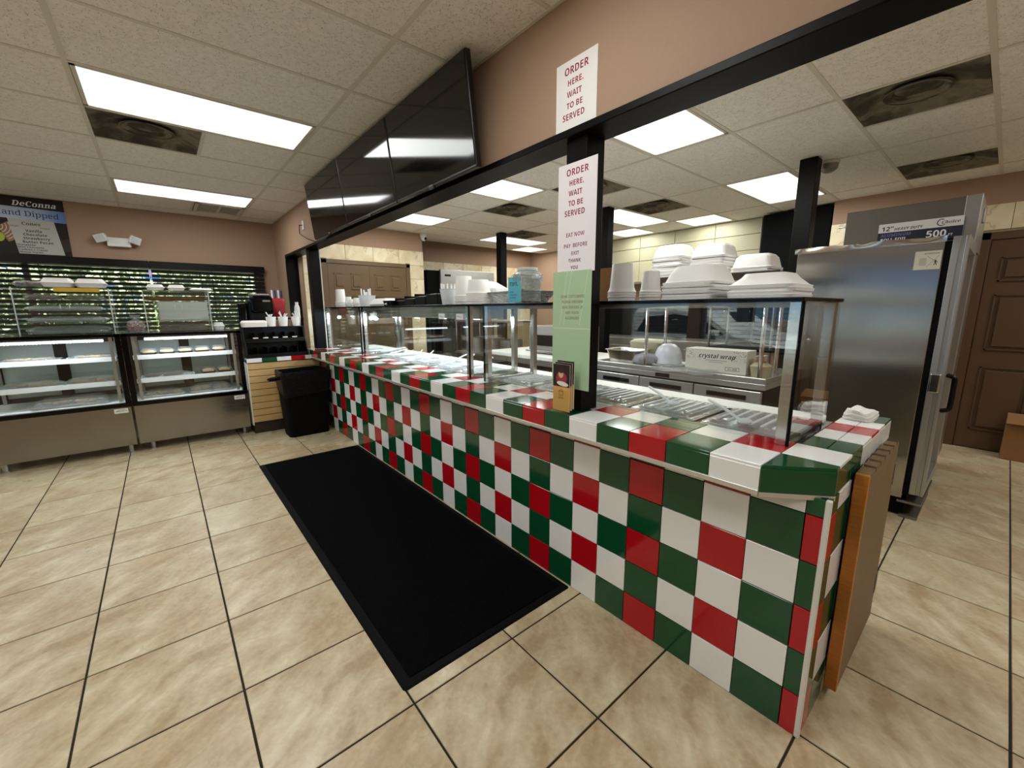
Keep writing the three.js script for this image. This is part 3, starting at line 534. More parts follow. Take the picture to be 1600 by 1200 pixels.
sheet('paper_sign', 0.216, 0.455, canvasTex(400, 842, (c, w, h) => {
  paperBg(c, w, h, '#ebe3e6'); order(c, 92, 0.98);
  line(c, 'EAT NOW', 190, 560, 'bold 44px sans-serif', '#8a3a55'); line(c, 'PAY  BEFORE', 195, 645, 'bold 42px sans-serif', '#6d3a4e'); line(c, 'EXIT', 195, 705, 'bold 40px sans-serif', '#6d3a4e'); line(c, 'THANK', 190, 762, 'bold 40px sans-serif', '#5d3444'); line(c, 'YOU', 190, 818, 'bold 40px sans-serif', '#4d2c3a');
}), 'long paper sign reading order here and pay before exit on the post', [1.4305, 1.775, -1.262], [0, -Math.PI / 2, 0]);
sheet('green_sign', 0.226, 0.53, canvasTex(360, 840, (c, w, h) => {
  paperBg(c, w, h, '#a9c5a0'); c.strokeStyle = '#c6dac0'; c.lineWidth = 4; for (const x of [110, 150, 300]) { c.beginPath(); c.moveTo(x + 30, 0); c.lineTo(x - 40, 380); c.stroke(); } c.fillStyle = '#bfd4b8'; c.fillRect(0, 398, w, 8);
  ['DEAR CUSTOMERS', 'PLEASE INFORM', 'OUR SERVERS IF', 'ANY FOOD', 'ALLERGIES'].forEach((s, i) => line(c, s, 190, 185 + i * 38, 'bold 26px sans-serif', '#8b6f62'));
}), 'pale green notice to customers in a plastic sleeve on the post', [1.424, 1.288, -1.276], [0, -Math.PI / 2, 0]);
{ // flyer holder
  const t = thing('flyer_holder', 'clear acrylic flyer stand with restaurant leaflets before the green notice', 'flyer holder', [1.375, 0.92, -1.27]);
  mesh('back_plate', spin(bx(-0.045, 0.045, 0, 0.17, -0.002, 0.002), [0, -Math.PI / 2, 0], [0.025, 0, 0]), M.acrylic, t);
  mesh('front_plate', spin(bx(-0.045, 0.045, 0, 0.1, -0.002, 0.002), [0, -Math.PI / 2, 0], [-0.012, 0, 0]), M.acrylic, t);
  mesh('foot', bx(-0.03, 0.07, 0, 0.004, -0.048, 0.048), M.acrylic, t);
  const fl = canvasTex(192, 400, (c, w, h) => { paperBg(c, w, h, '#c08c42'); c.fillStyle = '#2a130f'; c.fillRect(0, 0, w, 190); c.fillStyle = '#9c2f3a'; c.beginPath(); c.ellipse(96, 120, 62, 56, 0, 0, 6.3); c.fill(); c.fillStyle = '#d9b08c'; c.beginPath(); c.ellipse(90, 82, 28, 34, 0, 0, 6.3); c.fill(); c.fillStyle = '#3a1c14'; c.beginPath(); c.ellipse(92, 52, 34, 24, 0, 0, 6.3); c.fill(); c.fillStyle = '#e6e0d4'; c.beginPath(); c.ellipse(110, 165, 66, 20, 0.1, 0, 6.3); c.fill(); c.fillStyle = '#d3a052'; c.fillRect(0, 196, w, h - 196); c.strokeStyle = '#3a2412'; c.lineWidth = 4; c.strokeRect(74, 232, 40, 34); c.beginPath(); c.moveTo(68, 234); c.lineTo(94, 214); c.lineTo(120, 234); c.stroke(); line(c, 'MENU', 96, 294, 'bold 20px serif', '#3a2412'); });
  for (let k = 0; k < 3; k++) sheet('leaflet', 0.102, 0.215, fl, `orange and brown leaflet in the acrylic stand, ${nth[k]} from the front plate`, [1.364 + k * 0.007, 1.033 + k * 0.008, -1.272 + k * 0.006], [0, -Math.PI / 2, 0], 'leaflet', 0.003).userData.group = 'leaflets in the acrylic stand';
}
// ---------------------------------------------------------------- floor mat
{
  const t = thing('floor_mat', 'long black entrance mat lying along the tiled counter', 'floor mat', [0, 0, 0]);
  mesh('border', loft([[0, 0.9, 2.94, 0.015, 0.974, -2.717], [0.007, 0.884, 2.924, 0.015, 0.974, -2.717]], { bottom: true }), M.matEdge, t);
  mesh('pile', bx(0.565, 1.385, 0.006, 0.011, -4.15, -1.285, 0.002), M.mat, t);
}
// ---------------------------------------------------------------- refrigerated display cases
const swoosh = new THREE.MeshStandardMaterial({ roughness: 0.5, map: canvasTex(128, 56, (c, w, h) => { c.fillStyle = '#d9dad4'; c.fillRect(0, 0, w, h); c.strokeStyle = '#5b5f5c'; c.lineWidth = 6; c.beginPath(); c.moveTo(14, 36); c.quadraticCurveTo(70, -6, 116, 34); c.stroke(); c.fillStyle = '#8c8f8a'; c.fillRect(16, 28, 74, 9); }) });
function displayCase(x0, x1, label) {
  const t = thing('display_case', label, 'display case', [(x0 + x1) / 2, 0, -5.4]), w = x1 - x0, X = w / 2, D = 0.68, yb = 0.51, yt = 1.175;
  mesh('base_panel', bx(-X + 0.004, X - 0.004, 0.085, 0.475, -D, 0.0, 0.004), M.steelPanel, t);
  for (const [fx, fz] of [[-X + 0.1, -0.08], [X - 0.06, -0.08], [-X + 0.1, -D + 0.08], [X - 0.06, -D + 0.08]]) mesh('foot', [cyl(0.02, 0.024, 0, 0.09, 12, fx, fz), cyl(0.03, 0.03, 0, 0.012, 12, fx, fz)], M.alu, t);
  mesh('sill_frame', [bx(-X, X, 0.47, yb, -0.03, 0.008, 0.004), bx(-X, -X + 0.03, 0.47, yb, -D, -0.03), bx(X - 0.03, X, 0.47, yb, -D, -0.03)], M.blackGloss, t);
  mesh('corner_frame', [bx(-X, -X + 0.04, yb, yt, -0.012, 0.006, 0.003), bx(X - 0.04, X, yb, yt, -0.012, 0.006, 0.003), bx(-X, X, yt - 0.03, yt, -0.012, 0.006, 0.003)], M.blackGloss, t);
  mesh('top_panel', [bx(-X, X, yt - 0.02, yt, -D, -0.012, 0.004)], M.blackGloss, t);
  mesh('front_pane', bx(-X + 0.03, X - 0.03, yb, yt - 0.02, -0.006, 0.0), M.glass, t);
  for (const s of [-1, 1]) mesh('side_pane', bx(s * (X - 0.006) - 0.003, s * (X - 0.006) + 0.003, yb, yt - 0.02, -D + 0.02, -0.012), M.glass, t);
  mesh('deck', bx(-X + 0.02, X - 0.02, 0.475, 0.515, -D + 0.02, -0.03), M.lid, t);
  mesh('rear_frame', [bx(-X, -X + 0.09, 0.5, yt - 0.02, -D, -D + 0.03), bx(X - 0.09, X, 0.5, yt - 0.02, -D, -D + 0.03), bx(-0.045, 0.045, 0.5, yt - 0.02, -D, -D + 0.03), bx(-X, X, 0.5, 0.56, -D, -D + 0.03), bx(-X, X, yt - 0.1, yt - 0.02, -D, -D + 0.03)], M.blackPlastic, t);
  for (const s of [-1, 1]) mesh('rear_sliding_door', bx(s * 0.04, s * (X - 0.08), 0.55, yt - 0.1, -D + 0.01, -D + 0.016), phys('#e8ece4', 0.3, { transmission: 0.12, thickness: 0 }), t);
  for (const s of [-1, 1]) for (const z of [-0.06, -D + 0.07]) mesh('shelf_standard', bx(s * (X - 0.075) - 0.012, s * (X - 0.075) + 0.012, 0.51, yt - 0.03, z - 0.01, z + 0.01), M.alu, t);
  for (const y of [0.925, 0.69]) { const sh = mesh('shelf', bx(-X + 0.06, X - 0.06, y, y + 0.01, -D + 0.1, -0.09), phys('#e4efe9', 0.12, { transmission: 0.6, thickness: 0 }), t); mesh('price_rail', bx(-X + 0.055, X - 0.055, y - 0.012, y + 0.032, -0.094, -0.086), M.lid, sh); }
  const led = mesh('led_strip', bx(-X + 0.16, X - 0.12, yt - 0.064, yt - 0.044, -0.07, -0.05), M.lid, t);
  const beads = []; for (let k = 0; k < 34; k++) beads.push(new THREE.SphereGeometry(0.0105, 8, 6).translate(-X + 0.17 + k * (w - 0.3) / 33, yt - 0.062, -0.05)); const b = mesh('led_bead', join(beads), M.led, led); b.userData.kind = 'stuff';
  const l = new THREE.RectAreaLight('#e6f2ff', 75, w - 0.3, 0.02); l.position.set((x0 + x1) / 2, yt - 0.078, -5.46); l.rotation.set(-Math.PI / 2, 0, 0); l.castShadow = true; scene.add(l);
  mesh('maker_sticker', new THREE.PlaneGeometry(0.1, 0.044).translate(X - 0.08, 0.437, 0.0015), swoosh, t);
  return t;
}
displayCase(-1.29, -0.312, 'glass pastry case under the acrylic box with pink pastry');
displayCase(-0.304, 0.655, 'glass pastry case next to the slatted wood counter');
// goods inside the cases
const clam = (() => { const t = thing('plastic_clamshell', 'clear plastic clamshell of food on the top shelf of the pastry case', 'clamshell', [0, 0, 0], 0, 'clamshells in the pastry case by the slat counter'); mesh('tray', loft([[0, 0.1, 0.12, 0.02], [0.03, 0.13, 0.15, 0.02], [0.034, 0.14, 0.16, 0.02]], { top: false }), M.blackPlastic, t); mesh('dome', loft([[0.034, 0.14, 0.16, 0.02], [0.06, 0.13, 0.15, 0.03], [0.08, 0.09, 0.11, 0.03]], { bottom: false }), M.dome, t); mesh('filling', loft([[0.01, 0.1, 0.12, 0.02], [0.045, 0.1, 0.12, 0.03], [0.055, 0.06, 0.08, 0.03]]), M.pastry, t); return t; })();
[-0.13, 0.015, 0.165, 0.31, 0.46].forEach((x, i) => { const c = i ? copy(clam, [x, 0.936, -5.62]) : clam; c.position.set(x, 0.936, -5.62); c.userData.label = `clear clamshell ${nth[i]} from the case seam on the top shelf`; });
copy(clam, [0.34, 0.701, -5.62], 0, 'clear clamshell with yellow filling on the lower shelf beside the white tray'); copy(clam, [0.49, 0.701, -5.64], 0, 'clear clamshell at the shelf end, behind the lower price rail');
const wrapped = (name, label, x, y, z, w, d, h, m, m2) => { const t = thing(name, label, 'pastry tray', [x, y, z]); mesh('tray', loft([[0, w - 0.04, d - 0.03, 0.02], [0.02, w, d, 0.02], [0.024, w + 0.015, d + 0.015, 0.02]], { top: false }), m2 || M.foil, t); const g = []; for (let k = 0; k < 10; k++) g.push(new THREE.SphereGeometry(1, 8, 6).scale(w * 0.1, h * 0.4, d * 0.16).translate(rr(-w * 0.38, w * 0.38), 0.025 + rr(0, h * 0.25), rr(-d * 0.3, d * 0.3))); mesh('pastries', join(g), m, t); mesh('wrap_film', loft([[0.022, w, d, 0.03], [h * 0.8, w * 0.94, d * 0.9, 0.05], [h + 0.012, w * 0.7, d * 0.6, 0.05]], { bottom: false }), M.bagClear, t); return t; };
wrapped('pastry_tray', 'wrapped white tray of pink pastries on the lower shelf', -0.0, 0.702, -5.62, 0.42, 0.2, 0.04, M.pinkish, M.lid);
wrapped('pastry_tray', 'wrapped foil tray on the bottom deck by the seam of the cases', -0.06, 0.517, -5.62, 0.34, 0.25, 0.05, M.pastry);
wrapped('pastry_tray', 'wrapped foil tray on the bottom deck by the slat counter', 0.34, 0.517, -5.62, 0.38, 0.25, 0.07, M.pastry);
wrapped('pastry_tray', 'wrapped foil tray on the bottom of the poster side case', -0.72, 0.517, -5.6, 0.5, 0.26, 0.07, M.pastry);
wrapped('pastry_tray', 'shallow foil tray on the middle shelf of the poster side case', -0.95, 0.702, -5.62, 0.4, 0.2, 0.05, M.pastry);
wrapped('pastry_tray', 'long foil tray on the middle shelf next to the case seam', -0.56, 0.702, -5.62, 0.36, 0.2, 0.06, M.pastry);
wrapped('pastry_tray', 'foil tray on the top shelf of the poster side case', -0.93, 0.936, -5.62, 0.36, 0.18, 0.03, M.pastry);
wrapped('pastry_tray', 'foil tray on the top shelf next to the case seam', -0.53, 0.936, -5.62, 0.34, 0.18, 0.03, M.pastry);

// ---------------------------------------------------------------- acrylic pastry boxes and foam containers above the cases
function acrylicBox(x0, x1, y0, y1, label) {
  const t = thing('acrylic_box', label, 'pastry box', [(x0 + x1) / 2, y0, -5.78]), X = (x1 - x0) / 2, H = y1 - y0;
  mesh('front_pane', bx(-X, X, 0, H, 0.158, 0.162), M.acrylic, t); mesh('rear_pane', bx(-X, X, 0, H, -0.162, -0.158), M.acrylic, t);
  for (const s of [-1, 1]) mesh('side_pane', bx(s * X - 0.003, s * X + 0.003, 0, H, -0.16, 0.16), M.acrylic, t);
  for (const [ex, ez] of [[-X, 0.159], [X, 0.159], [X, -0.159]]) mesh('edge_bar', bx(ex - 0.004, ex + 0.004, 0, H, ez - 0.005, ez + 0.005), M.milky, t);
  for (let k = 0; k < 4; k++) mesh('shelf', bx(-X + 0.004, X - 0.004, k * H / 4, k * H / 4 + 0.005, -0.155, 0.155), M.acrylic, t);
  mesh('lid', bx(-X, X, H, H + 0.006, -0.165, 0.165), M.acrylic, t);
  for (const s of [-0.03, 0.03]) mesh('handle_post', cyl(0.004, 0.004, H * 0.56, H * 0.64, 8, s, 0.168), M.milky, t);
}
acrylicBox(-0.965, -0.35, 1.177, 1.6, 'clear acrylic pastry box with pink and dark pastries');
acrylicBox(-0.105, 0.43, 1.177, 1.59, 'clear acrylic pastry box full of white foam trays');
const lump = (name, label, cat, x, y, z, w, h, d, m, film = true) => { const t = thing(name, label, cat, [x, y, z]); const g = []; const n = 7; for (let k = 0; k < n; k++) g.push(new THREE.SphereGeometry(1, 10, 7).scale(w * rr(0.16, 0.24), h * rr(0.4, 0.5), d * rr(0.3, 0.42)).translate(-w * 0.36 + k * w * 0.12, h * 0.5, rr(-d * 0.12, d * 0.12))); mesh('contents', join(g), m, t); if (film) mesh('film', loft([[0.0, w, d, 0.03], [h * 0.7, w * 1.02, d, 0.04], [h * 1.15, w * 0.8, d * 0.7, 0.04]]), M.bagClear, t); };
lump('wrapped_pastry', 'pink and dark wrapped pastry on the top acrylic shelf', 'pastry', -0.8, 1.495, -5.74, 0.22, 0.04, 0.2, M.pinkish);
lump('wrapped_pastry', 'brown wrapped pastry on the top acrylic shelf', 'pastry', -0.52, 1.495, -5.74, 0.26, 0.035, 0.2, M.bread);
lump('wrapped_pastry', 'pale wrapped pastry on the second acrylic shelf', 'pastry', -0.66, 1.39, -5.74, 0.46, 0.05, 0.22, M.paper);
lump('wrapped_pastry', 'grey wrapped pastry on the third acrylic shelf', 'pastry', -0.66, 1.285, -5.74, 0.5, 0.05, 0.24, M.paper);
lump('wrapped_pastry', 'foil wrapped pastry on the floor of the acrylic box', 'pastry', -0.66, 1.184, -5.74, 0.52, 0.06, 0.24, M.foil);
lump('pastry_row', 'row of red brown pastries above the white foam trays', 'pastry', 0.17, 1.49, -5.76, 0.5, 0.04, 0.2, M.bread, false);
lump('wrapped_pastry', 'brown wrapped pastry on the floor of the tray filled box', 'pastry', 0.19, 1.184, -5.76, 0.42, 0.05, 0.22, M.bread);
{ const tray = whole('foam_tray', loft([[0, 0.4, 0.22, 0.02], [0.02, 0.43, 0.25, 0.02], [0.022, 0.43, 0.25, 0.02], [0.022, 0.41, 0.23, 0.02], [0.008, 0.38, 0.2, 0.02]]), M.foam, 'white foam tray stacked inside the acrylic box', 'foam tray', 'foam trays in the acrylic box'); tray.position.set(0.205, 1.283, -5.76); tray.userData.label = 'white foam tray at the bottom of the stack inside the acrylic box'; for (let k = 1; k < 11; k++) copy(tray, [0.205 + rr(-0.004, 0.004), 1.283 + k * 0.0175, -5.76], 0, `white foam tray ${nth[k]} from the bottom inside the acrylic box`); }
const foamBox = (w, d, h) => loft([[0, w * 0.86, d * 0.86, 0.03], [h * 0.42, w, d, 0.03], [h * 0.47, w + 0.012, d + 0.012, 0.03], [h * 0.54, w + 0.012, d + 0.012, 0.03], [h * 0.58, w, d, 0.03], [h, w * 0.8, d * 0.8, 0.03]]);
const fb = foamBox(0.21, 0.2, 0.085);
whole('foam_container', fb, M.foam, 'white foam container on the acrylic box above the yellow card', 'container', null, [-0.69, 1.606, -5.78]);
whole('foam_container', fb, M.foam, 'white foam container at the end of the pink pastry box', 'container', null, [-0.47, 1.606, -5.78]);
const fs = foamBox(0.14, 0.14, 0.06);
whole('foam_container', fs, M.foam, 'small foam container over the edge of the tray filled box', 'container', null, [0.0, 1.596, -5.76]);
whole('foam_container', fs, M.foam, 'small foam container in the middle on the tray filled box', 'container', null, [0.17, 1.596, -5.76]);
whole('foam_container', foamBox(0.2, 0.18, 0.03), M.foam, 'flat foam lid lying on the tray filled box', 'container', null, [0.38, 1.596, -5.76]);
whole('foam_container', foamBox(0.1, 0.12, 0.08), M.foam, 'small foam container standing on the case beside the acrylic box', 'container', null, [0.495, 1.177, -5.72]);
lump('foil_parcel', 'crumpled foil parcel on top of the pink pastry box', 'parcel', -0.875, 1.606, -5.76, 0.16, 0.06, 0.16, M.foil, false);
whole('yellow_card', bx(-0.15, 0.15, -0.035, 0, -0.002, 0.002), M.yellow, 'yellow card under the foam containers on the acrylic box', 'card', null, [-0.56, 1.6, -5.612]);
{ const t = thing('candy_bag', 'clear bag of red and brown candy between the acrylic boxes', 'candy bag', [-0.19, 1.177, -5.62]); const g = []; for (let k = 0; k < 90; k++) g.push(new THREE.SphereGeometry(0.011, 6, 4).translate(rr(-0.06, 0.06), rr(0.01, 0.095), rr(-0.04, 0.05))); const c = mesh('candy', join(g), std('#a8564a', 0.4), t); c.userData.kind = 'stuff'; mesh('bag', loft([[0, 0.13, 0.11, 0.02], [0.06, 0.15, 0.12, 0.03], [0.11, 0.11, 0.07, 0.02], [0.13, 0.04, 0.03, 0.01], [0.17, 0.09, 0.03, 0.01]]), M.bagClear, t); }

// ---------------------------------------------------------------- poster and emergency light on the far wall
sheet('ice_cream_poster', 0.75, 0.62, canvasTex(750, 620, (c, w, h) => {
  c.fillStyle = '#1a1412'; c.fillRect(0, 0, w, h); c.fillStyle = '#3a2a22'; c.beginPath(); c.moveTo(w, 420); c.lineTo(w, 560); c.lineTo(560, 600); c.lineTo(600, 470); c.fill();
  c.strokeStyle = '#8d6b55'; c.lineWidth = 26; for (let k = 0; k < 6; k++) { c.beginPath(); c.arc(215, 330, 30 + k * 26, -0.6, 1.2); c.stroke(); } c.strokeStyle = '#d9c3ac'; c.lineWidth = 7; for (let k = 0; k < 5; k++) { c.beginPath(); c.arc(215, 330, 42 + k * 26, -0.5, 1.1); c.stroke(); }
  c.fillStyle = '#a9b23a'; c.beginPath(); c.ellipse(215, 440, 42, 50, 0, 0, 6.3); c.fill();
  c.save(); c.translate(0, 100); c.rotate(0.03); const g = c.createLinearGradient(0, 0, w, 0); g.addColorStop(0, '#c9d3da'); g.addColorStop(0.72, '#aab9d6'); g.addColorStop(1, '#5f80bd'); c.fillStyle = g; c.fillRect(0, 0, w + 20, 128); c.font = '78px serif'; c.fillStyle = '#232a3c'; c.fillText('Hand Dipped', 210, 90); c.restore();
  c.font = 'italic bold 74px serif'; c.fillStyle = '#e8eaea'; c.fillText('DeConna', 350, 96);
  c.fillStyle = '#b7b6b0'; c.beginPath(); c.moveTo(300, 236); c.lineTo(650, 242); c.lineTo(692, 608); c.lineTo(340, 608); c.fill();
  line(c, 'Cones', 470, 300, 'bold 48px serif', '#34302c'); line(c, 'Single', 340, 322, '24px serif', '#4a453f'); line(c, 'Double', 570, 330, '24px serif', '#4a453f');
  ['Vanilla', 'Chocolate', 'Strawberry', 'Butter Pecan'].forEach((s, i) => line(c, s, 480 + i * 6, 372 + i * 40, 'bold 38px sans-serif', '#2c2926'));
  ['Orangeade', 'Mint Chocolate', 'Cookies n Cream', 'Moose Tracks'].forEach((s, i) => line(c, s, 332 + i * 4, 520 + i * 26, 'bold 27px sans-serif', '#3c3833', 'left'));
}), 'dark hand dipped ice cream poster with a flavour list', [-1.075, 2.325, -7.196], [0, 0, 0], 'poster');
{
  const t = thing('emergency_light', 'white emergency light with two lamp heads on the brown wall', 'emergency light', [-0.275, 2.16, -7.2]);
  mesh('housing', bx(-0.11, 0.11, 0, 0.11, 0, 0.07, 0.015), M.white, t);
  for (const s of [-1, 1]) { const hd = mesh('lamp_head', spin(bx(-0.055, 0.055, -0.045, 0.045, -0.03, 0.04, 0.008), [0.1, s * 0.2, s * -0.35], [s * 0.15, 0.09, 0.07]), M.white, t); mesh('lens', spin(bx(-0.045, 0.045, -0.036, 0.036, 0.041, 0.044), [0.1, s * 0.2, s * -0.35], [s * 0.15, 0.09, 0.07]), M.milky, hd); }
}

// ---------------------------------------------------------------- slatted wood counter, trash can and drinks corner
{
  const t = thing('slat_counter', 'slatted wood side counter with a tiled edge beside the pastry case', 'counter', [0.68, 0, -5.35]);
  mesh('carcass', bx(0.0, 0.75, 0.13, 0.81, -0.62, -0.014), M.brownDark, t);
  mesh('plinth', bx(0.0, 0.75, 0, 0.13, -0.6, -0.02), M.brownDark, t);
  for (let k = 0; k < 9; k++) mesh('slat', bx(0, 0.748, 0.133 + k * 0.0755, 0.133 + k * 0.0755 + 0.069, -0.014, 0, 0.002), M.slatWood, t);
  mesh('end_cap', bx(-0.012, 0.0, 0.1, 0.82, -0.6, 0.0, 0.003), M.trimWhite, t);
  mesh('top_bed', bx(-0.012, 0.74, 0.81, 0.845, -0.64, 0.008), M.tileGrout, t);
  ['W', 'G', 'W', 'R', 'W'].forEach((c, i) => { mesh('edge_tile', tileGeo(0.146, 0.046, 0.01, 0.0014), TILE[c], t, [0.066 + i * 0.149, 0.838, 0.008]); for (let k = 0; k < 4; k++) mesh('top_tile', tileGeo(0.146, 0.152, 0.012, 0.0014), TILE['WGWR'[(i + k) % 4]], t, [0.066 + i * 0.149, 0.845, -0.06 - k * 0.155], [-Math.PI / 2, 0, 0]); });
}
{
  const t = thing('trash_can', 'tall black trash can with a black liner folded over its rim', 'trash can', [1.155, 0, -5.06]);
  mesh('can', loft([[0, 0.42, 0.3, 0.05], [0.35, 0.45, 0.33, 0.05], [0.7, 0.48, 0.36, 0.05], [0.71, 0.49, 0.37, 0.05], [0.71, 0.45, 0.33, 0.05], [0.4, 0.43, 0.31, 0.05]], { top: true }), M.blackMatte, t);
  const ring = []; for (let k = 0; k < 40; k++) { const a = k / 40 * 6.283; ring.push(a); }
  const g = loft([[0.5, 0.478, 0.356, 0.05], [0.6, 0.492, 0.37, 0.05], [0.715, 0.5, 0.38, 0.05], [0.735, 0.49, 0.37, 0.05], [0.73, 0.45, 0.33, 0.05], [0.5, 0.43, 0.31, 0.05]], { top: false, bottom: false, n: 8 }); const p = g.attributes.position; for (let i = 0; i < p.count; i++) { const x = p.getX(i), y = p.getY(i), z = p.getZ(i), k = 0.008 * Math.sin(x * 60 + z * 47) + 0.006 * Math.sin(x * 23 - z * 71); p.setXYZ(i, x * (1 + k), y + (y < 0.62 ? 0.05 * Math.sin(x * 19 + z * 13) : 0.006 * Math.sin(x * 41)), z * (1 + k)); } g.computeVertexNormals();
  mesh('liner', g, M.bag, t);
  mesh('liner_knot', [new THREE.SphereGeometry(1, 10, 8).scale(0.07, 0.022, 0.03).translate(-0.3, 0.665, 0.1), tube([[-0.2, 0.7, 0.12], [-0.25, 0.675, 0.11], [-0.3, 0.668, 0.1], [-0.35, 0.655, 0.1]], 0.016, 8)], M.bag, t);
}
{
  const t = thing('condiment_organizer', 'black two tier condiment organizer on the slat counter', 'organizer', [1.0, 0.857, -5.47]);
  const side = [[0.1, 0], [-0.14, 0], [-0.14, 0.345], [-0.02, 0.345], [0.02, 0.2], [0.06, 0.17], [0.1, 0.04]];
  for (const x of [-0.315, 0.305]) mesh('side_panel', spin(extrude(side.map(([a, b]) => [-a, b]), 0.01), [0, Math.PI / 2, 0], [x, 0, 0]), M.blackPlastic, t);
  mesh('shell', [bx(-0.31, 0.31, 0, 0.01, -0.14, 0.1), bx(-0.31, 0.31, 0, 0.345, -0.14, -0.13), bx(-0.315, 0.315, 0.335, 0.345, -0.14, 0.0), bx(-0.31, 0.31, 0.17, 0.178, -0.13, 0.05)], M.blackPlastic, t);
  for (const [y, z] of [[0.178, 0.03], [0.01, 0.09]]) { mesh('front_lip', bx(-0.31, 0.31, y, y + 0.035, z, z + 0.006), M.blackPlastic, t); for (let k = 0; k < 5; k++) { mesh('divider', bx(-0.31 + (k + 1) * 0.103 - 0.002, -0.31 + (k + 1) * 0.103 + 0.002, y, y + 0.1, -0.13, z), M.blackPlastic, t); } }
  for (let k = 0; k < 5; k++) whole('sugar_packet', bx(-0.025, 0.025, 0, 0.012, -0.02, 0.02, 0.003), M.paper, `white sugar packets in the ${nth[k]} bin from the pastry case of the organizer`, 'packet', 'packets in the organizer', [0.8 + k * 0.1, 1.072, -5.452]);
}
whole('napkin_pack', loft([[0, 0.24, 0.16, 0.02], [0.05, 0.25, 0.17, 0.03], [0.07, 0.22, 0.14, 0.03]]), M.paper, 'white pack of napkins on the condiment organizer', 'napkins', null, [0.81, 1.203, -5.53]);
const cupWith = (x, label, mat, n, sp) => { const t = thing('cutlery_cup', label, 'cup', [x, 1.203, -5.52], 0, 'cups on the condiment organizer'); mesh('cup', lathe([[0.0, 0], [0.042, 0], [0.054, 0.11], [0.051, 0.11], [0.04, 0.006], [0, 0.006]]), mat, t); for (let k = 0; k < n; k++) { const a = rr(0, 6.28), r = rr(0.01, 0.035); mesh(sp, [tube([[Math.cos(a) * r * 0.6, 0.01, Math.sin(a) * r * 0.6], [Math.cos(a) * r, 0.12, Math.sin(a) * r], [Math.cos(a) * (r + 0.02), rr(0.13, 0.19), Math.sin(a) * (r + 0.02)]], 0.006, 6)], M.lid, t); } };
cupWith(0.985, 'white cup of wrapped straws next to the napkins', M.foam, 6, 'straw'); cupWith(1.11, 'white cup of lids between two cutlery cups', M.foam, 7, 'spoon'); cupWith(1.25, 'white cup with tall plastic forks by the wall', M.foam, 9, 'fork');
{
  const t = thing('coffee_machine', 'black single serve coffee machine behind the condiment organizer', 'coffee machine', [0.93, 0.857, -5.86]);
  mesh('body', [bx(-0.12, 0.15, 0, 0.66, -0.14, 0.08, 0.03)], M.blackPlastic, t); mesh('water_tank', bx(-0.22, -0.12, 0.05, 0.62, -0.12, 0.06, 0.03), M.blackGloss, t); mesh('brew_head', bx(-0.1, 0.13, 0.5, 0.7, 0.0, 0.16, 0.03), M.blackGloss, t); mesh('silver_lid', bx(-0.09, 0.1, 0.7, 0.725, -0.06, 0.14, 0.01), M.alu, t); mesh('display', bx(0.02, 0.1, 0.63, 0.65, 0.16, 0.162), M.steelDull, t);
}
{
  const t = thing('chip_bag', 'red and blue striped snack bag hanging beside the coffee machine', 'snack bag', [1.19, 1.3, -6.1]);
  mesh('bag', loft([[0, 0.13, 0.02, 0.01], [0.05, 0.15, 0.07, 0.03], [0.2, 0.15, 0.08, 0.03], [0.24, 0.15, 0.03, 0.01]]), M.red, t);
  for (let k = 0; k < 4; k++) mesh('stripe', bx(-0.07 + k * 0.036, -0.052 + k * 0.036, 0.235, 0.34, -0.01, 0.012, 0.003), k % 2 ? M.navy : M.lid, t);
}
whole('bottle', lathe([[0, 0], [0.03, 0], [0.032, 0.12], [0.026, 0.15], [0.018, 0.17], [0.02, 0.2], [0, 0.2]]), M.paper, 'small pale bottle standing by the corner of the slat counter', 'bottle', null, [1.38, 1.29, -5.98]);
whole('bracket_shelf', [bx(0.98, 1.43, 1.275, 1.29, -6.2, -5.9, 0.003), bx(1.0, 1.02, 0.857, 1.28, -6.18, -6.16), bx(1.4, 1.42, 0.857, 1.28, -6.18, -6.16), bx(1.0, 1.02, 0.857, 1.28, -5.94, -5.92), bx(1.4, 1.42, 0.857, 1.28, -5.94, -5.92)], M.blackMatte, 'small black riser shelf on the slat counter carrying the snack bag', 'riser shelf');
// ---------------------------------------------------------------- things on top of the sneeze guards
const GY = 1.4225;
const inv = (r0, r1, h, n) => { const p = [[0, h], [r1 * 0.95, h], [r1, h - 0.004]]; p.push([r1 + (r0 - r1) * 0.6, 0.05 + n * 0.012]); for (let k = n; k >= 0; k--) p.push([r0, 0.03 + k * 0.012], [r0 + 0.004, 0.027 + k * 0.012], [r0 + 0.004, 0.021 + k * 0.012], [r0, 0.018 + k * 0.012]); p.push([r0 - 0.001, 0], [0, 0]); return lathe(p.reverse(), 26); };
const upright = (r0, r1, h) => lathe([[0, 0], [r0, 0], [r1, h - 0.006], [r1 + 0.004, h - 0.004], [r1 + 0.004, h], [r1 - 0.003, h], [r0 - 0.003, 0.006], [0, 0.006]], 24);
const GG = 'disposables on the sneeze guard tops';
const on = (name, geo, mat, label, cat, x, z, y = GY, ry = 0) => whole(name, geo, mat, label, cat, null, [x, y, z], [0, ry, 0]);
on('foam_cup', inv(0.068, 0.052, 0.19, 2), M.foam, 'tall upturned foam cup beside the post with order signs', 'cup', 1.85, -1.31);
on('foam_cup', inv(0.05, 0.042, 0.15, 2), M.foam, 'shorter upturned foam cup behind the tall one', 'cup', 1.94, -1.2);
{ const t = thing('menu_stack', 'dark brown patterned menu cards standing behind the order sign post', 'menu', [1.93, GY, -1.435]); for (let k = 0; k < 4; k++) mesh('card', bx(-0.06 + k * 0.012, -0.05 + k * 0.012, 0, 0.18, -0.035, 0.04), k % 2 ? M.brownDark : M.cardboard, t); }
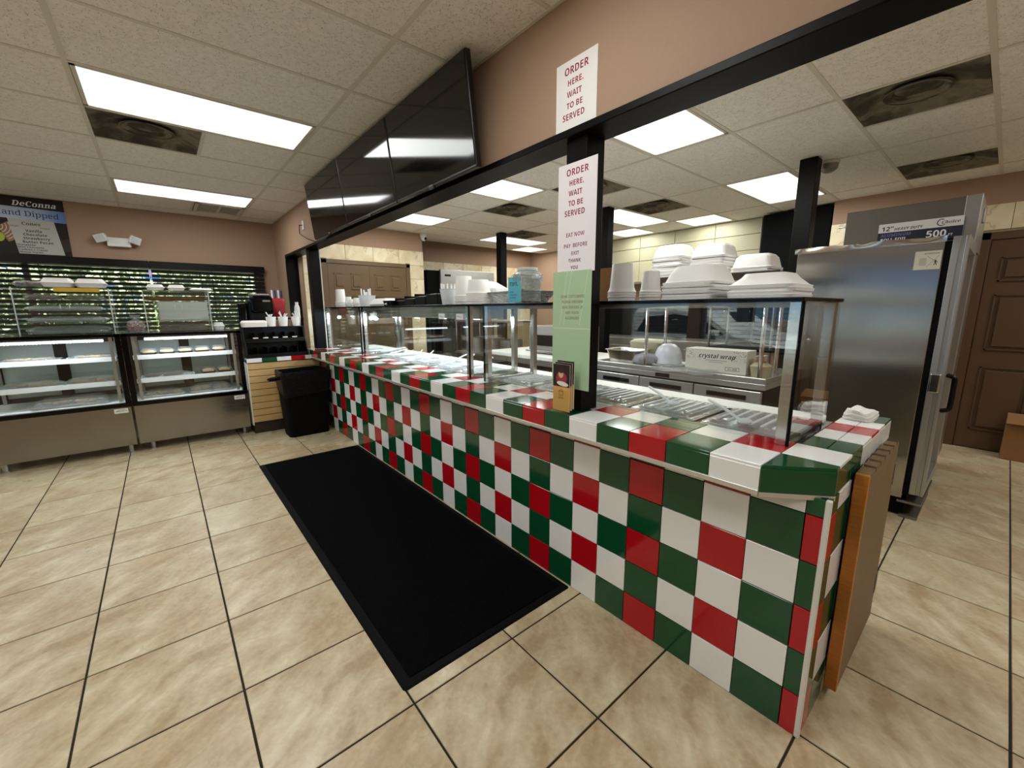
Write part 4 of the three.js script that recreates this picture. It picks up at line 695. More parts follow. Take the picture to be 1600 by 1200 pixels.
const traySk = loft([[0, 0.232, 0.222, 0.03], [0, 0.24, 0.23, 0.03], [0.009, 0.244, 0.234, 0.03], [0.012, 0.225, 0.215, 0.03], [0.05, 0.2, 0.19, 0.035], [0.078, 0.165, 0.155, 0.035]], { bottom: false });
const lowSk = loft([[0, 0.242, 0.212, 0.03], [0, 0.25, 0.22, 0.03], [0.012, 0.254, 0.224, 0.03], [0.016, 0.235, 0.205, 0.03], [0.04, 0.19, 0.16, 0.04], [0.055, 0.17, 0.14, 0.04]], { bottom: false });
{ const a = on('foam_container', traySk, M.foam, 'white foam container at the bottom of the stack nearer the order sign post', 'container', 1.79, -0.875); a.userData.group = 'tall foam stack on the end sneeze guard'; for (let k = 1; k < 6; k++) copy(a, [1.79 + rr(-0.003, 0.003), GY + k * 0.0125, -0.875 + rr(-0.003, 0.003)], rr(-0.02, 0.02), `foam container ${nth[k]} from the bottom of the stack nearer the order sign post`);
  const b = on('foam_container', lowSk, M.foam, 'white foam container at the bottom of the low stack over the end post', 'container', 1.77, -0.59); b.userData.group = 'low foam stack on the end sneeze guard'; for (let k = 1; k < 4; k++) copy(b, [1.77 + rr(-0.003, 0.003), GY + k * 0.0115, -0.59 + rr(-0.003, 0.003)], rr(-0.02, 0.02), `foam container ${nth[k]} from the bottom of the low stack over the end post`); }
{ // tip jar
  const t = thing('tip_jar', 'clear plastic tip jar with crumpled film over it', 'tip jar', [1.75, GY, -1.93]);
  mesh('jar', lathe([[0, 0], [0.075, 0], [0.085, 0.01], [0.085, 0.12], [0.098, 0.14], [0.098, 0.17], [0.06, 0.195], [0.058, 0.21], [0.055, 0.21], [0.056, 0.192], [0.09, 0.167], [0.08, 0.12], [0.08, 0.012], [0, 0.008]], 28), M.bagClear, t);
  mesh('neck_ring', lathe([[0.058, 0.196], [0.064, 0.196], [0.064, 0.212], [0.058, 0.212]]), M.milky, t);
  const c = []; for (let k = 0; k < 6; k++) c.push(spin(bx(-0.05, 0.05, 0, 0.002, -0.025, 0.025), [rr(-0.5, 0.5), rr(0, 3), rr(-0.5, 0.5)], [rr(-0.02, 0.02), 0.03 + k * 0.008, rr(-0.02, 0.02)])); mesh('bank_notes', join(c), M.green, t);
}
sheet('tip_note', 0.105, 0.15, canvasTex(210, 300, (c, w, h) => { paperBg(c, w, h, '#63b9cc'); c.strokeStyle = '#1d4a63'; line(c, 'TIPS.', 96, 104, 'bold 62px sans-serif', '#1c3f58'); c.lineWidth = 4; [[30, 176, 70], [34, 214, 120], [34, 246, 96]].forEach(([x, y, l]) => { c.beginPath(); c.moveTo(x, y); for (let k = 0; k < l; k += 10) c.lineTo(x + k, y + ((k / 10) % 2 ? -9 : 5)); c.stroke(); }); }), 'blue handwritten tips note taped on the jar', [1.66, 1.502, -1.945], [0, -Math.PI / 2 + 0.12, 0], 'note');
{ const t = thing('foil_pan', 'crinkled aluminium roasting pan behind the tip jar', 'foil pan', [1.87, GY, -2.16]); mesh('pan', (() => { const rings = []; for (let k = 0; k <= 7; k++) rings.push([k * 0.0105, 0.2 + k * 0.0095, 0.42 + k * 0.014, 0.06]); rings.push([0.075, 0.292, 0.545, 0.06], [0.079, 0.292, 0.545, 0.06], [0.074, 0.262, 0.512, 0.06], [0.01, 0.2, 0.42, 0.06]); const g = loft(rings, { n: 14, crease: 0.1 }), p = g.attributes.position; for (let i = 0; i < p.count; i++) { const x = p.getX(i), y = p.getY(i), z = p.getZ(i), j = Math.sin(x * 311 + z * 173 + y * 97) * Math.cos(x * 127 - z * 251 + y * 391); p.setXYZ(i, x * (1 + 0.03 * j), y + (y > 0.005 ? 0.002 * j : 0), z * (1 + 0.012 * j)); } g.computeVertexNormals(); return g; })(), M.foil, t); mesh('red_tag', bx(-0.115, -0.1, 0.0, 0.028, 0.18, 0.24, 0.004), std('#c9555c', 0.6), t); }
on('plastic_bag', (() => { const g = loft([[0, 0.2, 0.3, 0.06], [0.06, 0.24, 0.36, 0.1], [0.12, 0.2, 0.3, 0.1], [0.17, 0.09, 0.12, 0.05], [0.18, 0.02, 0.03, 0.01]], { n: 6 }); const p = g.attributes.position; for (let i = 0; i < p.count; i++) { const k = 1 + 0.06 * Math.sin(p.getX(i) * 50 + p.getZ(i) * 37); p.setXYZ(i, p.getX(i) * k, p.getY(i), p.getZ(i) * k); } g.computeVertexNormals(); return g; })(), M.milky, 'white plastic bag of lids behind the foil pan', 'bag', 2.02, -2.66, GY);
on('foam_cup', inv(0.066, 0.058, 0.205, 3), M.foam, 'tall stack of upturned foam cups beside the plastic spoons', 'cup', 1.75, -2.63);
on('foam_cup', inv(0.085, 0.07, 0.165, 4), M.foam, 'wide stack of upturned foam cups by the foil pan', 'cup', 1.72, -2.4);
{ const t = thing('spoon_cup', 'upright white plastic spoons in a clear cup', 'cup', [1.74, GY, -2.83]); mesh('cup', upright(0.05, 0.065, 0.12), M.milky, t); for (let k = 0; k < 11; k++) { const a = k / 11 * 6.28, r = 0.045; mesh('spoon', [tube([[Math.cos(a) * r, 0.01, Math.sin(a) * r], [Math.cos(a) * 0.056, rr(0.145, 0.165), Math.sin(a) * 0.056]], 0.007, 6)], M.lid, t); } }
{ const t = thing('lid_caddy', 'black stepped caddy of sauce cups on the long sneeze guard', 'caddy', [1.84, GY, -3.4]); for (let k = 0; k < 4; k++) { mesh('bin', [bx(-0.12, 0.12, 0, 0.05 + k * 0.014, 0.36 - k * 0.2 - 0.19, 0.36 - k * 0.2, 0.01)], M.blackPlastic, t); mesh('rail', bx(-0.12, 0.12, 0.05 + k * 0.014, 0.07 + k * 0.014, 0.36 - k * 0.2 - 0.02, 0.36 - k * 0.2), M.blackMatte, t); } t.rotation.y = Math.PI; }
for (let k = 0; k < 5; k++) on('sauce_cup', upright(0.025, 0.034, 0.05), M.blackPlastic, `black sauce cup ${nth[k]} from the foam plates beside the stepped caddy`, 'sauce cup', 1.7 + (k % 2) * 0.06, -3.9 + k * 0.035).userData.group = 'black sauce cups by the caddy';
on('foam_container', foamBox(0.2, 0.24, 0.07), M.foam, 'white lidded tub behind the black caddy', 'container', 2.0, -3.88);
{ const a = on('foam_lid_pack', loft([[0, 0.2, 0.4, 0.03], [0.02, 0.22, 0.46, 0.04], [0.05, 0.2, 0.42, 0.05], [0.075, 0.16, 0.34, 0.05]]), M.foam, 'flat pile of white foam plates on the long sneeze guard', 'plates', 1.78, -4.02, GY); a.position.z = -4.08; }
{ const t = thing('cutlery_beaker', 'clear beaker of plastic cutlery by the far sneeze guard joint', 'cup', [1.78, GY, -4.6]); mesh('beaker', upright(0.075, 0.09, 0.12), M.milky, t); for (let k = 0; k < 9; k++) { const a = k * 0.7, r = 0.05 * ((k % 3) / 3 + 0.3); mesh('fork', [tube([[Math.cos(a) * r, 0.01, Math.sin(a) * r], [Math.cos(a) * r * 1.2, rr(0.13, 0.2), Math.sin(a) * r * 1.2]], 0.008, 6)], M.lid, t); } }
[[-5.02, 0.05, 0.09], [-5.14, 0.045, 0.12], [-4.86, 0.05, 0.1]].forEach(([z, r, h], i) => on('foam_cup', inv(r * 0.9, r * 0.7, h, 2), M.foam, ['short foam cup stack next to the double door corner', 'foam cup stack between a tall stack and the cutlery beaker', 'short foam cup stack beside the cutlery beaker'][i], 'cup', 1.76, z));
on('foam_cup', inv(0.062, 0.052, 0.215, 3), M.foam, 'tallest foam cup stack on the far sneeze guard', 'cup', 1.74, -5.36);

// ---------------------------------------------------------------- kitchen: double door in the tiled wall
{
  const d = struct('door_1', [bx(1.86, 3.05, 0, 2.03, -6.238, -6.205)], M.doorBrown, 'brown panelled double door in the tiled kitchen wall');
  mesh('door_casing', [bx(1.775, 1.862, 0, 2.1, -6.235, -6.19, 0.006), bx(3.048, 3.115, 0, 2.1, -6.235, -6.19, 0.006), bx(1.775, 3.115, 2.03, 2.09, -6.235, -6.19, 0.006)], M.doorBrown, d);
  mesh('door_leaf', bx(1.866, 2.452, 0.01, 2.025, -6.205, -6.2), M.doorBrown, d); mesh('door_leaf', bx(2.458, 3.044, 0.01, 2.025, -6.205, -6.2), M.doorBrown, d);
  for (const x of [2.02, 2.26, 2.612, 2.86]) for (const [y0, y1] of [[1.69, 1.9], [1.0, 1.58], [0.2, 0.88]]) { const p = mesh('door_panel', [bx(x - 0.075, x + 0.075, y0, y1, -6.203, -6.196), bx(x - 0.05, x + 0.05, y0 + 0.03, y1 - 0.03, -6.2, -6.186, 0.006)], M.doorBrown, d); mesh('panel_moulding', [bx(x - 0.08, x + 0.08, y1 - 0.004, y1 + 0.008, -6.203, -6.188), bx(x - 0.08, x + 0.08, y0 - 0.008, y0 + 0.004, -6.203, -6.188)], M.doorBrown, p); }
}
{ const t = thing('security_camera', 'white dome security camera at the corner of the tiled wall', 'camera', [3.37, 2.5, -6.2]); mesh('base', cyl(0.05, 0.05, 0.03, 0.08, 18), M.white, t); mesh('dome', new THREE.SphereGeometry(0.048, 18, 12).translate(0, 0.01, 0.02), M.white, t); mesh('lens', new THREE.SphereGeometry(0.024, 14, 10).translate(0.01, 0, 0.055), M.blackGloss, t); }
{ // reach-in freezer in the recess
  const t = thing('reach_in_freezer', 'grey steel reach-in freezer with black side in the wall recess', 'freezer', [3.55, 0, -6.4]);
  mesh('body', bx(0, 1.4, 0.12, 2.05, -0.7, -0.05, 0.006), M.blackMatte, t); mesh('header_panel', bx(0.24, 1.4, 1.66, 2.07, -0.06, 0.0, 0.005), M.alu, t);
  for (const x of [0.25, 0.83]) { const dr = mesh('door', bx(x, x + 0.56, 0.16, 1.64, -0.06, 0, 0.006), M.steelPanel, t); mesh('door_handle', bx(x + 0.48, x + 0.5, 0.8, 1.2, 0.0, 0.03, 0.005), M.steelDull, dr); }
  mesh('name_plate', bx(0.32, 0.44, 1.955, 1.99, 0.0, 0.004), M.blackPlastic, t);
  for (const x of [0.06, 1.34]) mesh('caster', cyl(0.04, 0.04, 0, 0.12, 12, x, -0.3), M.rubber, t);
}
// ---------------------------------------------------------------- prep line behind the counter
{
  const t = thing('prep_fridge', 'stainless undercounter prep refrigerator with black door handles', 'prep refrigerator', [3.0, 0, -0.97]), L = 1.42;
  mesh('worktop', bx(0, 0.635, 0.885, 0.925, -L, 0, 0.006), M.steelBright, t); mesh('top_rail', bx(0.0, 0.62, 0.845, 0.885, -L, 0, 0.004), M.steelBright, t); mesh('body', bx(0.03, 0.62, 0.1, 0.845, -L + 0.01, -0.01), M.blackMatte, t);
  for (let k = 0; k < 3; k++) { const z1 = -0.02 - k * 0.465, dr = mesh('door', bx(-0.006, 0.03, 0.14, 0.832, z1 - 0.455, z1, 0.006), M.steelBright, t); mesh('door_handle', bx(-0.012, 0.0, 0.765, 0.8, z1 - 0.36, z1 - 0.09, 0.003), M.blackPlastic, dr); }
  mesh('control_plate', bx(-0.004, 0.001, 0.85, 0.882, -0.8, -0.68), M.blackPlastic, t);
  for (const z of [-0.1, -L + 0.1]) for (const x of [0.08, 0.56]) mesh('caster', cyl(0.035, 0.035, 0, 0.1, 12, x, z), M.rubber, t);
}
{
  const t = thing('overshelf', 'dark overshelf on chrome posts above the prep refrigerator', 'shelf', [3.0, 0.925, -1.0]), L = 0.92;
  mesh('shelf_board', bx(-0.02, 0.34, 0.675, 0.69, -L, 0.05, 0.004), M.steelDull, t); mesh('shelf_lip', bx(-0.03, -0.016, 0.645, 0.695, -L, 0.05, 0.004), M.brownDark, t);
  for (const z of [-0.02, -L + 0.04]) for (const x of [0.02, 0.31]) mesh('post', cyl(0.014, 0.014, 0, 0.68, 14, x, z), M.chrome, t);
}
const RY = 1.6155;
const bigSk = loft([[0, 0.242, 0.242, 0.03], [0, 0.25, 0.25, 0.03], [0.014, 0.255, 0.255, 0.03], [0.018, 0.24, 0.24, 0.03], [0.08, 0.215, 0.215, 0.04], [0.1, 0.18, 0.18, 0.04]], { bottom: false });
{ const st = (z, n, x, label, g) => { const a = whole('foam_container', bigSk, M.foam, label, 'container', g, [x, RY, z]); for (let k = 1; k < n; k++) copy(a, [x + rr(-0.004, 0.004), RY + k * 0.021, z + rr(-0.004, 0.004)], rr(-0.03, 0.03), `foam container ${nth[k]} from the bottom in ${label}`); a.userData.label = 'foam container at the bottom of ' + label; };
  st(-1.74, 8, 3.13, 'the overshelf stack behind the tall foam cup', 'overshelf stack by the tall cup'); st(-1.44, 7, 3.15, 'the middle overshelf stack', 'middle overshelf stack'); st(-1.14, 2, 3.12, 'the low overshelf stack by the black kitchen post', 'low overshelf stack'); }
// goods on the prep refrigerator
{
  const t = thing('wrap_box', 'white film wrap box with a cutter edge on the prep refrigerator', 'film box', [3.06, 0.9255, -1.34]);
  mesh('carton', bx(0, 0.16, 0, 0.165, -0.22, 0.22, 0.003), std('#d5d3c8', 0.7), t);
  const g = new THREE.PlaneGeometry(0.436, 0.16); g.rotateY(-Math.PI / 2).translate(-0.0006, 0.082, 0);
  mesh('print', g, new THREE.MeshStandardMaterial({ roughness: 0.7, map: canvasTex(512, 190, (c, w, h) => { paperBg(c, w, h, '#d3d2c6'); let k = 7; const r = () => { k = (k * 1664525 + 1013904223) >>> 0; return k / 4294967296; }; c.fillStyle = '#8a8d88'; for (let i = 0; i < 140; i++) { c.beginPath(); c.arc(r() < 0.5 ? r() * 130 : 400 + r() * 112, r() * 90, 1.5 + r() * 2.5, 0, 6.3); c.fill(); } line(c, 'crystal wrap', 270, 72, 'italic bold 52px sans-serif', '#23262a'); c.fillStyle = '#7b7d78'; c.fillRect(180, 88, 180, 5); c.fillRect(210, 104, 120, 4); c.strokeStyle = '#33363a'; c.lineWidth = 3; c.strokeRect(352, 140, 110, 28); line(c, '12 x 2000', 407, 161, 'bold 18px sans-serif', '#33363a'); }) }), t);
}
whole('film_sheet', (() => { const g = new THREE.PlaneGeometry(0.3, 0.5, 14, 18); g.rotateX(-Math.PI / 2); const p = g.attributes.position; for (let i = 0; i < p.count; i++) p.setY(i, 0.006 + 0.012 * Math.abs(Math.sin(p.getX(i) * 31 + p.getZ(i) * 13)) - (p.getX(i) < -0.1 ? (-0.1 - p.getX(i)) * 0.6 : 0)); g.computeVertexNormals(); return flat(g); })(), M.bagClear, 'loose clear film hanging over the edge before the wrap box', 'film', null, [3.1, 0.927, -1.55]);
{ const t = thing('steel_pan', 'deep steel pan on the prep refrigerator', 'pan', [3.16, 0.925, -2.14]); mesh('pan', loft([[0, 0.22, 0.26, 0.03], [0.1, 0.25, 0.31, 0.03], [0.105, 0.28, 0.34, 0.03], [0.108, 0.28, 0.34, 0.03], [0.105, 0.245, 0.305, 0.03], [0.01, 0.22, 0.26, 0.03]]), M.steel, t); }
whole('produce_crate', loft([[0, 0.2, 0.26, 0.03], [0.16, 0.24, 0.32, 0.03], [0.18, 0.2, 0.28, 0.06]]), M.cream, 'pale plastic tub behind the steel pan', 'tub', null, [3.45, 0.925, -2.1]);
whole('grey_towel', (() => { const g = new THREE.SphereGeometry(1, 18, 12).scale(0.09, 0.06, 0.12); const p = g.attributes.position; for (let i = 0; i < p.count; i++) { const k = 1 + 0.18 * Math.sin(p.getX(i) * 70 + p.getY(i) * 40) * Math.cos(p.getZ(i) * 55); p.setXYZ(i, p.getX(i) * k, Math.max(-0.03, p.getY(i) * k), p.getZ(i) * k); } g.computeVertexNormals(); return flat(g); })(), std('#8b8c95', 0.9), 'crumpled grey cloth beside the upturned bowl', 'cloth', null, [3.1, 0.957, -1.93]);
{ const t = thing('mixing_bowl', 'upturned white bowl on a plate on the prep refrigerator', 'bowl', [3.2, 0.925, -1.78]); mesh('bowl', lathe([[0.11, 0.014], [0.105, 0.09], [0.085, 0.14], [0.05, 0.17], [0, 0.178]], 26), std('#c9ccd4', 0.3), t); mesh('plate', lathe([[0, 0], [0.11, 0], [0.16, 0.012], [0.16, 0.016], [0.1, 0.008], [0, 0.008]], 28), M.lid, t); }
{ const t = thing('bread_bag', 'tied paper bag of bread at the end of the wrap box', 'bag', [3.12, 0.925, -1.05]); mesh('bag', loft([[0, 0.1, 0.1, 0.03], [0.07, 0.13, 0.12, 0.04], [0.1, 0.06, 0.06, 0.02], [0.14, 0.1, 0.05, 0.01]]), M.cream, t); mesh('band', lathe([[0.034, 0.098], [0.04, 0.1], [0.034, 0.104]]), M.red, t); }
// griddle and oven further along
{
  const t = thing('griddle_range', 'black range with a pale work surface behind the long sneeze guard', 'range', [3.0, 0, -2.5]), L = 1.5;
  mesh('body', bx(0.02, 0.75, 0.1, 0.8, -L, 0, 0.006), M.blackMatte, t); mesh('work_surface', bx(-0.03, 0.78, 0.86, 0.9, -L - 0.02, 0.02, 0.006), M.board, t); mesh('front_rail', bx(-0.02, 0.02, 0.8, 0.86, -L, 0, 0.004), M.steelDull, t);
  for (let k = 0; k < 3; k++) { const dr = mesh('door', bx(0.0, 0.024, 0.14, 0.74, -0.02 - k * 0.5 - 0.46, -0.02 - k * 0.5, 0.006), M.blackPlastic, t); mesh('door_handle', bx(-0.03, -0.015, 0.66, 0.69, -0.06 - k * 0.5 - 0.38, -0.06 - k * 0.5, 0.004), M.steelDull, dr); }
  for (const z of [-0.1, -L + 0.1]) for (const x of [0.1, 0.68]) mesh('leg', cyl(0.03, 0.03, 0, 0.1, 12, x, z), M.rubber, t);
}
{ const t = thing('toaster_oven', 'steel conveyor toaster on the black range', 'toaster', [3.25, 0.9, -3.2]); mesh('body', bx(0, 0.4, 0.02, 0.3, -0.35, 0.35, 0.01), M.steelDull, t); mesh('opening', bx(-0.006, 0.01, 0.08, 0.2, -0.3, 0.3), M.blackMatte, t); mesh('crumb_tray', bx(-0.12, 0.0, 0.02, 0.04, -0.28, 0.28, 0.004), M.steel, t); for (const z of [-0.3, 0.3]) mesh('foot', cyl(0.015, 0.015, 0, 0.02, 10, 0.2, z), M.rubber, t); }
{ const t = thing('stock_pot_rack', 'dark steel shelving with pots behind the far sneeze guard', 'shelving', [3.6, 0, -5.0]); for (const y of [0.2, 0.7, 1.2]) mesh('shelf', bx(0, 0.5, y, y + 0.03, -0.7, 0.7, 0.004), M.steelDull, t); for (const z of [-0.68, 0.68]) for (const x of [0.02, 0.48]) mesh('upright', cyl(0.014, 0.014, 0, 1.32, 12, x, z), M.chrome, t); }
for (let k = 0; k < 3; k++) whole('stock_pot', lathe([[0, 0], [0.16, 0], [0.16, 0.22], [0.166, 0.226], [0.155, 0.226], [0.15, 0.01], [0, 0.01]], 26), M.steelDull, `dark steel stock pot ${nth[k]} from the freezer on the kitchen shelving`, 'pot', 'stock pots on the shelving', [3.85, 0.73, -5.42 + k * 0.42]);
for (let k = 0; k < 2; k++) whole('stock_pot', lathe([[0, 0], [0.17, 0], [0.17, 0.3], [0.176, 0.306], [0.165, 0.306], [0.16, 0.01], [0, 0.01]], 26), M.blackPlastic, `black pot ${nth[k]} from the freezer on the lower kitchen shelf`, 'pot', 'black pots on the shelving', [3.85, 0.23, -5.3 + k * 0.5]);

// ---------------------------------------------------------------- cream clad wall and equipment at the kitchen back
{
  const t = thing('exhaust_hood', 'cream panelled exhaust hood across the kitchen back wall', 'hood', [6.3, 1.55, -2.28]);
  const ys = [0.28, 0.62, 0.83, 1.03], zs = [0, -0.62, -1.24, -1.86, -2.5, -3.1];
  mesh('frame', bx(0.03, 0.24, 0.26, 1.03, -3.1, 0), M.steelDull, t);
  for (let i = 0; i < 3; i++) for (let k = 0; k < 5; k++) mesh('hood_panel', at(tileGeo(zs[k] - zs[k + 1] - 0.006, ys[i + 1] - ys[i] - 0.006, 0.02, 0.003), 0, 0, 0), M.cream, t, [0.03, (ys[i] + ys[i + 1]) / 2, (zs[k] + zs[k + 1]) / 2], [0, -Math.PI / 2, 0]);
  mesh('drip_edge', bx(-0.06, 0.03, 0.24, 0.28, -3.1, 0, 0.004), M.steelDull, t);
}
whole('dark_cabinet', bx(6.1, 6.54, 0.9, 2.56, -2.2, -1.47, 0.01), M.blackMatte, 'tall black cabinet filling the corner beside the cream hood', 'cabinet');
{ const t = thing('fryer_bank', 'dark fryer line under the cream hood', 'fryer', [5.75, 0, -2.35]); mesh('body', bx(0, 0.72, 0.1, 0.92, -2.6, 0, 0.006), M.steelDull, t); mesh('backsplash', bx(0.62, 0.72, 0.92, 1.5, -2.6, 0, 0.004), M.blackMatte, t); for (let k = 0; k < 4; k++) { const dr = mesh('door', bx(-0.02, 0.004, 0.16, 0.8, -0.62 - k * 0.64, -0.04 - k * 0.64, 0.006), M.steelDull, t); mesh('door_handle', bx(-0.05, -0.03, 0.66, 0.69, -0.5 - k * 0.64, -0.16 - k * 0.64, 0.004), M.chrome, dr); } for (const z of [-0.1, -2.5]) mesh('leg', cyl(0.03, 0.03, 0, 0.1, 12, 0.1, z), M.rubber, t); }
whole('steel_box', bx(4.6, 4.95, 0, 0.19, -1.95, -1.55, 0.006).translate(0, 1.6, 0), M.steelDull, 'small grey steel box on the tall rack beside the black kitchen post', 'box');
{ const t = thing('storage_rack', 'dark wire rack behind the black kitchen post', 'rack', [4.55, 0, -2.1]); for (const y of [0.3, 0.95, 1.57]) mesh('shelf', bx(0, 0.5, y, y + 0.025, 0, 0.65, 0.004), M.blackMatte, t); for (const x of [0.02, 0.48]) for (const z of [0.02, 0.63]) mesh('upright', cyl(0.014, 0.014, 0, 1.62, 12, x, z), M.steelDull, t); }
// smoke detector by the kitchen post
{ const t = thing('smoke_detector', 'grey dome smoke detector on the ceiling behind the black post', 'smoke detector', [4.42, HK, -1.13]); mesh('base', cyl(0.07, 0.07, -0.02, 0.0, 22), M.ceilBar, t); mesh('dome', lathe([[0.066, -0.02], [0.06, -0.06], [0.035, -0.08], [0, -0.085]], 22), M.steelDull, t); }

// ---------------------------------------------------------------- refrigerator by the counter end
{
  const t = thing('refrigerator', 'tall stainless refrigerator with dented top edge beside the counter end', 'refrigerator', [3.65, 0, -0.3]);
  mesh('cabinet', bx(0, 0.72, 0.13, 1.78, -0.76, 0, 0.004), M.steelSide, t);
  mesh('gasket', bx(0.005, 0.715, 0.16, 1.775, 0, 0.03), M.blackMatte, t);
  const dr = mesh('door', [bx(0, 0.055, 0.17, 1.8, 0.03, 0.062, 0.004), bx(0, 0.055, 0.17, 1.8, 0.082, 0.1, 0.004), bx(0.012, 0.055, 0.17, 1.8, 0.06, 0.084), bx(0.66, 0.715, 0.17, 1.8, 0.03, 0.1, 0.004), bx(0.055, 0.66, 1.73, 1.8, 0.03, 0.1, 0.004), bx(0.055, 0.66, 0.17, 0.24, 0.03, 0.1, 0.004)], M.alu, t);
  mesh('door_glass', bx(0.05, 0.665, 0.23, 1.74, 0.06, 0.072), M.glass, dr); mesh('door_liner', bx(0.05, 0.07, 0.23, 1.74, 0.075, 0.082), M.blackPlastic, dr);
  const lk = mesh('door_latch', bx(-0.02, 0.02, 0.86, 0.98, 0.035, 0.085, 0.008), M.chrome, dr); mesh('latch_pull', tube([[0.06, 0.74, 0.1], [0.06, 0.76, 0.14], [0.06, 0.95, 0.14], [0.06, 0.97, 0.1]], 0.014, 8), M.blackPlastic, dr);
  mesh('top_flange', (() => { const g = bx(-0.012, 0.02, 1.775, 1.815, -0.76, 0.0, 0).toNonIndexed ? new THREE.BoxGeometry(0.03, 0.036, 0.78, 1, 2, 40).translate(0.004, 1.79, -0.385) : null; const p = g.attributes.position; for (let i = 0; i < p.count; i++) { const z = p.getZ(i), y = p.getY(i); p.setX(i, p.getX(i) - (y > 1.79 ? 0.006 * Math.sin(z * 13) + 0.003 * Math.sin(z * 31 + 1) : 0)); p.setY(i, y + (y > 1.79 ? 0.003 * Math.sin(z * 17) : 0)); } g.computeVertexNormals(); return metric(flat(g)); })(), M.steel, t);
  mesh('toe_grille', bx(0.02, 0.7, 0.02, 0.13, -0.7, 0.02), M.blackMatte, t);
  mesh('hinge_plate', [bx(0.0, 0.62, 0.1, 0.115, -0.02, 0.1, 0.003), bx(0.0, 0.62, 0.0, 0.02, 0.0, 0.09)], M.steelDull, t);
  for (const x of [0.06, 0.62]) for (const z of [-0.08, -0.68]) mesh('caster', cyl(0.03, 0.03, 0, 0.04, 12, x, z), M.rubber, t);
}
sheet('warning_notice', 0.118, 0.11, canvasTex(236, 220, (c, w, h) => { paperBg(c, w, h, '#c9c6b4'); line(c, 'ATTENTION', 150, 40, 'bold 24px sans-serif', '#4b4a42'); c.fillStyle = '#8f8d80'; for (let k = 0; k < 7; k++) c.fillRect(44, 84 + k * 13, 66, 7); c.strokeStyle = '#5a5950'; c.lineWidth = 3; c.beginPath(); c.moveTo(110, 60); c.lineTo(216, 150); c.moveTo(216, 56); c.lineTo(116, 190); c.stroke(); c.fillStyle = '#1d1c1a'; c.beginPath(); c.arc(190, 118, 8, 0, 6.3); c.fill(); c.fillRect(184, 126, 12, 26); c.fillRect(172, 130, 36, 6); c.save(); c.translate(186, 150); c.rotate(0.35); c.fillRect(-4, 0, 7, 22); c.restore(); c.save(); c.translate(194, 150); c.rotate(-0.35); c.fillRect(-3, 0, 7, 22); c.restore(); }), 'pale warning notice stuck near the refrigerator top corner', [3.6465, 1.67, -0.365], [0, -Math.PI / 2, 0], 'notice');
{
  const t = thing('foil_box', 'aluminium foil carton lying on top of the refrigerator', 'foil carton', [3.83, 1.81, -0.45]);
  mesh('carton', bx(0, 0.13, 0, 0.13, -0.2, 0.2, 0.003), std('#1b1b2e', 0.5), t);
  const g = new THREE.PlaneGeometry(0.398, 0.128); g.rotateY(-Math.PI / 2).translate(-0.0006, 0.065, 0);
  mesh('print', g, new THREE.MeshStandardMaterial({ roughness: 0.5, map: canvasTex(620, 200, (c, w, h) => { c.fillStyle = '#d8d5d2'; c.fillRect(0, 0, w, h); c.fillStyle = '#1a1a30'; c.fillRect(0, 88, w, h); line(c, '12"', 24, 74, 'bold 62px sans-serif', '#1a1a22', 'left'); line(c, 'HEAVY DUTY', 122, 74, 'italic bold 36px sans-serif', '#1a1a22', 'left'); c.strokeStyle = '#15151c'; c.lineWidth = 7; c.beginPath(); c.arc(470, 44, 30, 0.7, 5.2); c.stroke(); line(c, 'Choice', 466, 58, 'italic bold 38px serif', '#15151c', 'left'); line(c, 'ALUMINUM', 24, 132, 'bold 42px sans-serif', '#6d6698', 'left'); line(c, 'ROLL FOIL', 24, 178, 'bold 42px sans-serif', '#e4e2e2', 'left'); line(c, '500', 370, 176, 'bold 88px sans-serif', '#e4e2e2', 'left'); line(c, 'FT', 526, 176, 'bold 30px sans-serif', '#e4e2e2', 'left'); }) }), t);
}
{
  const t = thing('steel_cabinet', 'taller dull steel cabinet behind the refrigerator', 'cabinet', [4.45, 0, -0.22]);
  mesh('body', bx(0, 0.75, 0.1, 2.155, -0.75, -0.08, 0.004), std('#6f6a60', 0.5, { metalness: 0.4 }), t); mesh('door_edge', bx(0.0, 0.75, 1.8, 2.16, -0.08, 0, 0.004), M.alu, t); mesh('lower_door', bx(0.0, 0.75, 0.14, 1.795, -0.08, -0.005, 0.004), M.steelDull, t); mesh('corner_bracket', bx(0.28, 0.34, 2.0, 2.1, -0.0, 0.012, 0.004), M.alu, t); mesh('plinth', bx(0.02, 0.73, 0, 0.1, -0.7, -0.1), M.blackMatte, t);
}
{ const t = thing('wall_pipe', 'chrome pipe with a valve by the tiled wall corner', 'pipe', [5.7, 0.9, -1.16]); mesh('riser', cyl(0.02, 0.02, 0, 1.33, 14), M.chrome, t); mesh('valve', [new THREE.SphereGeometry(0.035, 14, 10).translate(0, 1.33, 0), at(cyl(0.012, 0.012, 0, 0.14, 10), 0, 1.33, 0, 0, -Math.PI / 2)], M.chrome, t); mesh('tile_pillar', bx(0.0, 0.3, -0.9, 1.15, -0.13, -0.02), M.wallTile, t); }
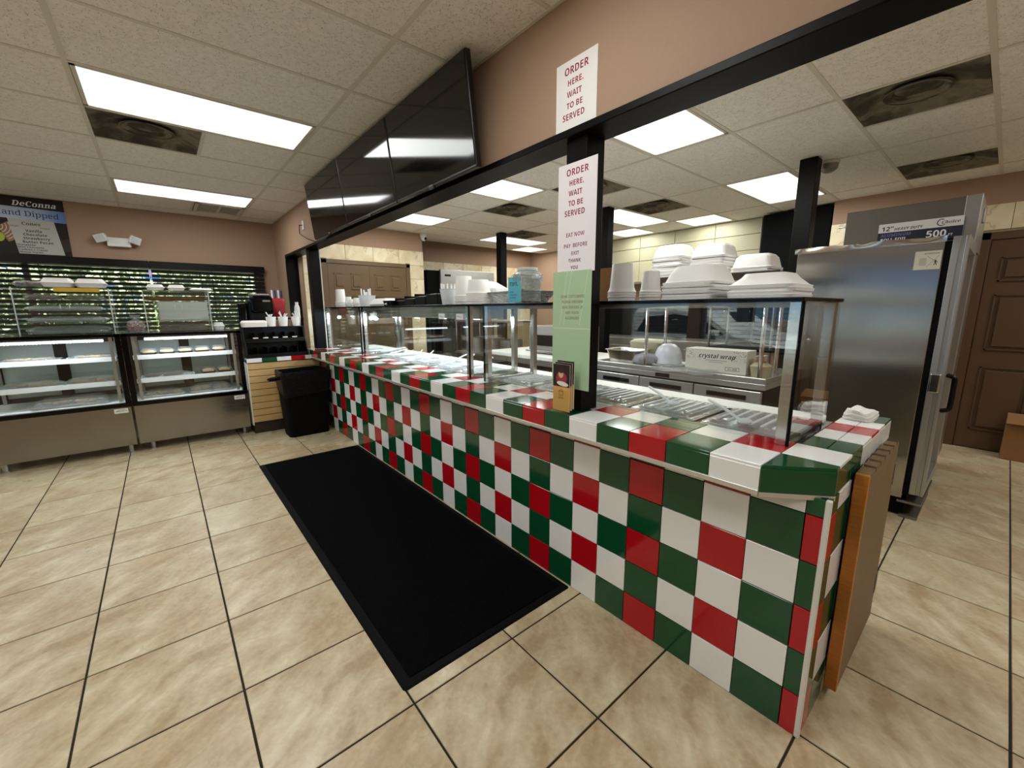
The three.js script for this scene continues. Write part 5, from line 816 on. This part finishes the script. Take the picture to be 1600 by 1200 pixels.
// ---------------------------------------------------------------- brown door, towel, cardboard box
{
  const d = struct('door_2', [bx(6.045, 6.058, 0, 2.0, -0.2, 0.72)], M.doorDark, 'dark brown six panel door in the back wall');
  mesh('door_casing', [bx(6.02, 6.06, 0, 2.07, -0.28, -0.195, 0.006), bx(6.02, 6.06, 0, 2.07, 0.715, 0.8, 0.006), bx(6.02, 6.06, 2.0, 2.07, -0.28, 0.8, 0.006)], M.doorDark, d);
  mesh('door_leaf', bx(6.03, 6.046, 0.01, 1.995, -0.19, 0.71), M.doorDark, d);
  for (const z of [0.05, 0.46]) for (const [y0, y1] of [[1.62, 1.84], [0.98, 1.5], [0.2, 0.82]]) { const p = mesh('door_panel', bx(6.014, 6.03, y0 + 0.035, y1 - 0.035, z - 0.12, z + 0.12, 0.006), M.doorDark, d); mesh('panel_moulding', [bx(6.016, 6.031, y1 - 0.012, y1, z - 0.16, z + 0.16), bx(6.016, 6.031, y0, y0 + 0.012, z - 0.16, z + 0.16), bx(6.016, 6.031, y0, y1, z - 0.16, z - 0.148), bx(6.016, 6.031, y0, y1, z + 0.148, z + 0.16)], M.doorDark, p); }
  mesh('door_knob', [at(cyl(0.012, 0.012, 0, 0.05, 12), 6.03, 1.0, 0.66, 0, 0, Math.PI / 2), new THREE.SphereGeometry(0.028, 14, 10).translate(5.97, 1.0, 0.66)], M.chrome, d);
}
{ const t = thing('cardboard_box', 'brown cardboard box standing before the brown door', 'cardboard box', [5.82, 0, 0.32]); mesh('carton', bx(-0.02, 0.17, 0, 0.36, -0.2, 0.3, 0.004), M.cardboard, t); mesh('flap', at(bx(-0.1, 0.1, -0.002, 0.002, -0.2, 0.3), 0.03, 0.38, 0, 0, 0, 0.35), M.cardboard, t); mesh('yellow_mark', bx(-0.0235, -0.0205, 0.25, 0.29, -0.04, 0.04), M.yellow, t); }
whole('folded_towel', (() => { const g = loft([[0, 0.15, 0.1, 0.03], [0.011, 0.16, 0.105, 0.03], [0.014, 0.15, 0.1, 0.03], [0.024, 0.155, 0.1, 0.03], [0.027, 0.145, 0.095, 0.03], [0.038, 0.14, 0.085, 0.04]], { n: 5 }); const p = g.attributes.position; for (let i = 0; i < p.count; i++) p.setY(i, p.getY(i) + (p.getY(i) > 0.01 ? 0.006 * Math.sin(p.getX(i) * 55 + p.getZ(i) * 80) : 0)); g.computeVertexNormals(); return g; })(), std('#e3e1da', 0.95), 'folded white towel on the counter behind the end sneeze guard', 'towel', null, [2.245, 0.92, -0.35]);
renderer.render(scene, camera);
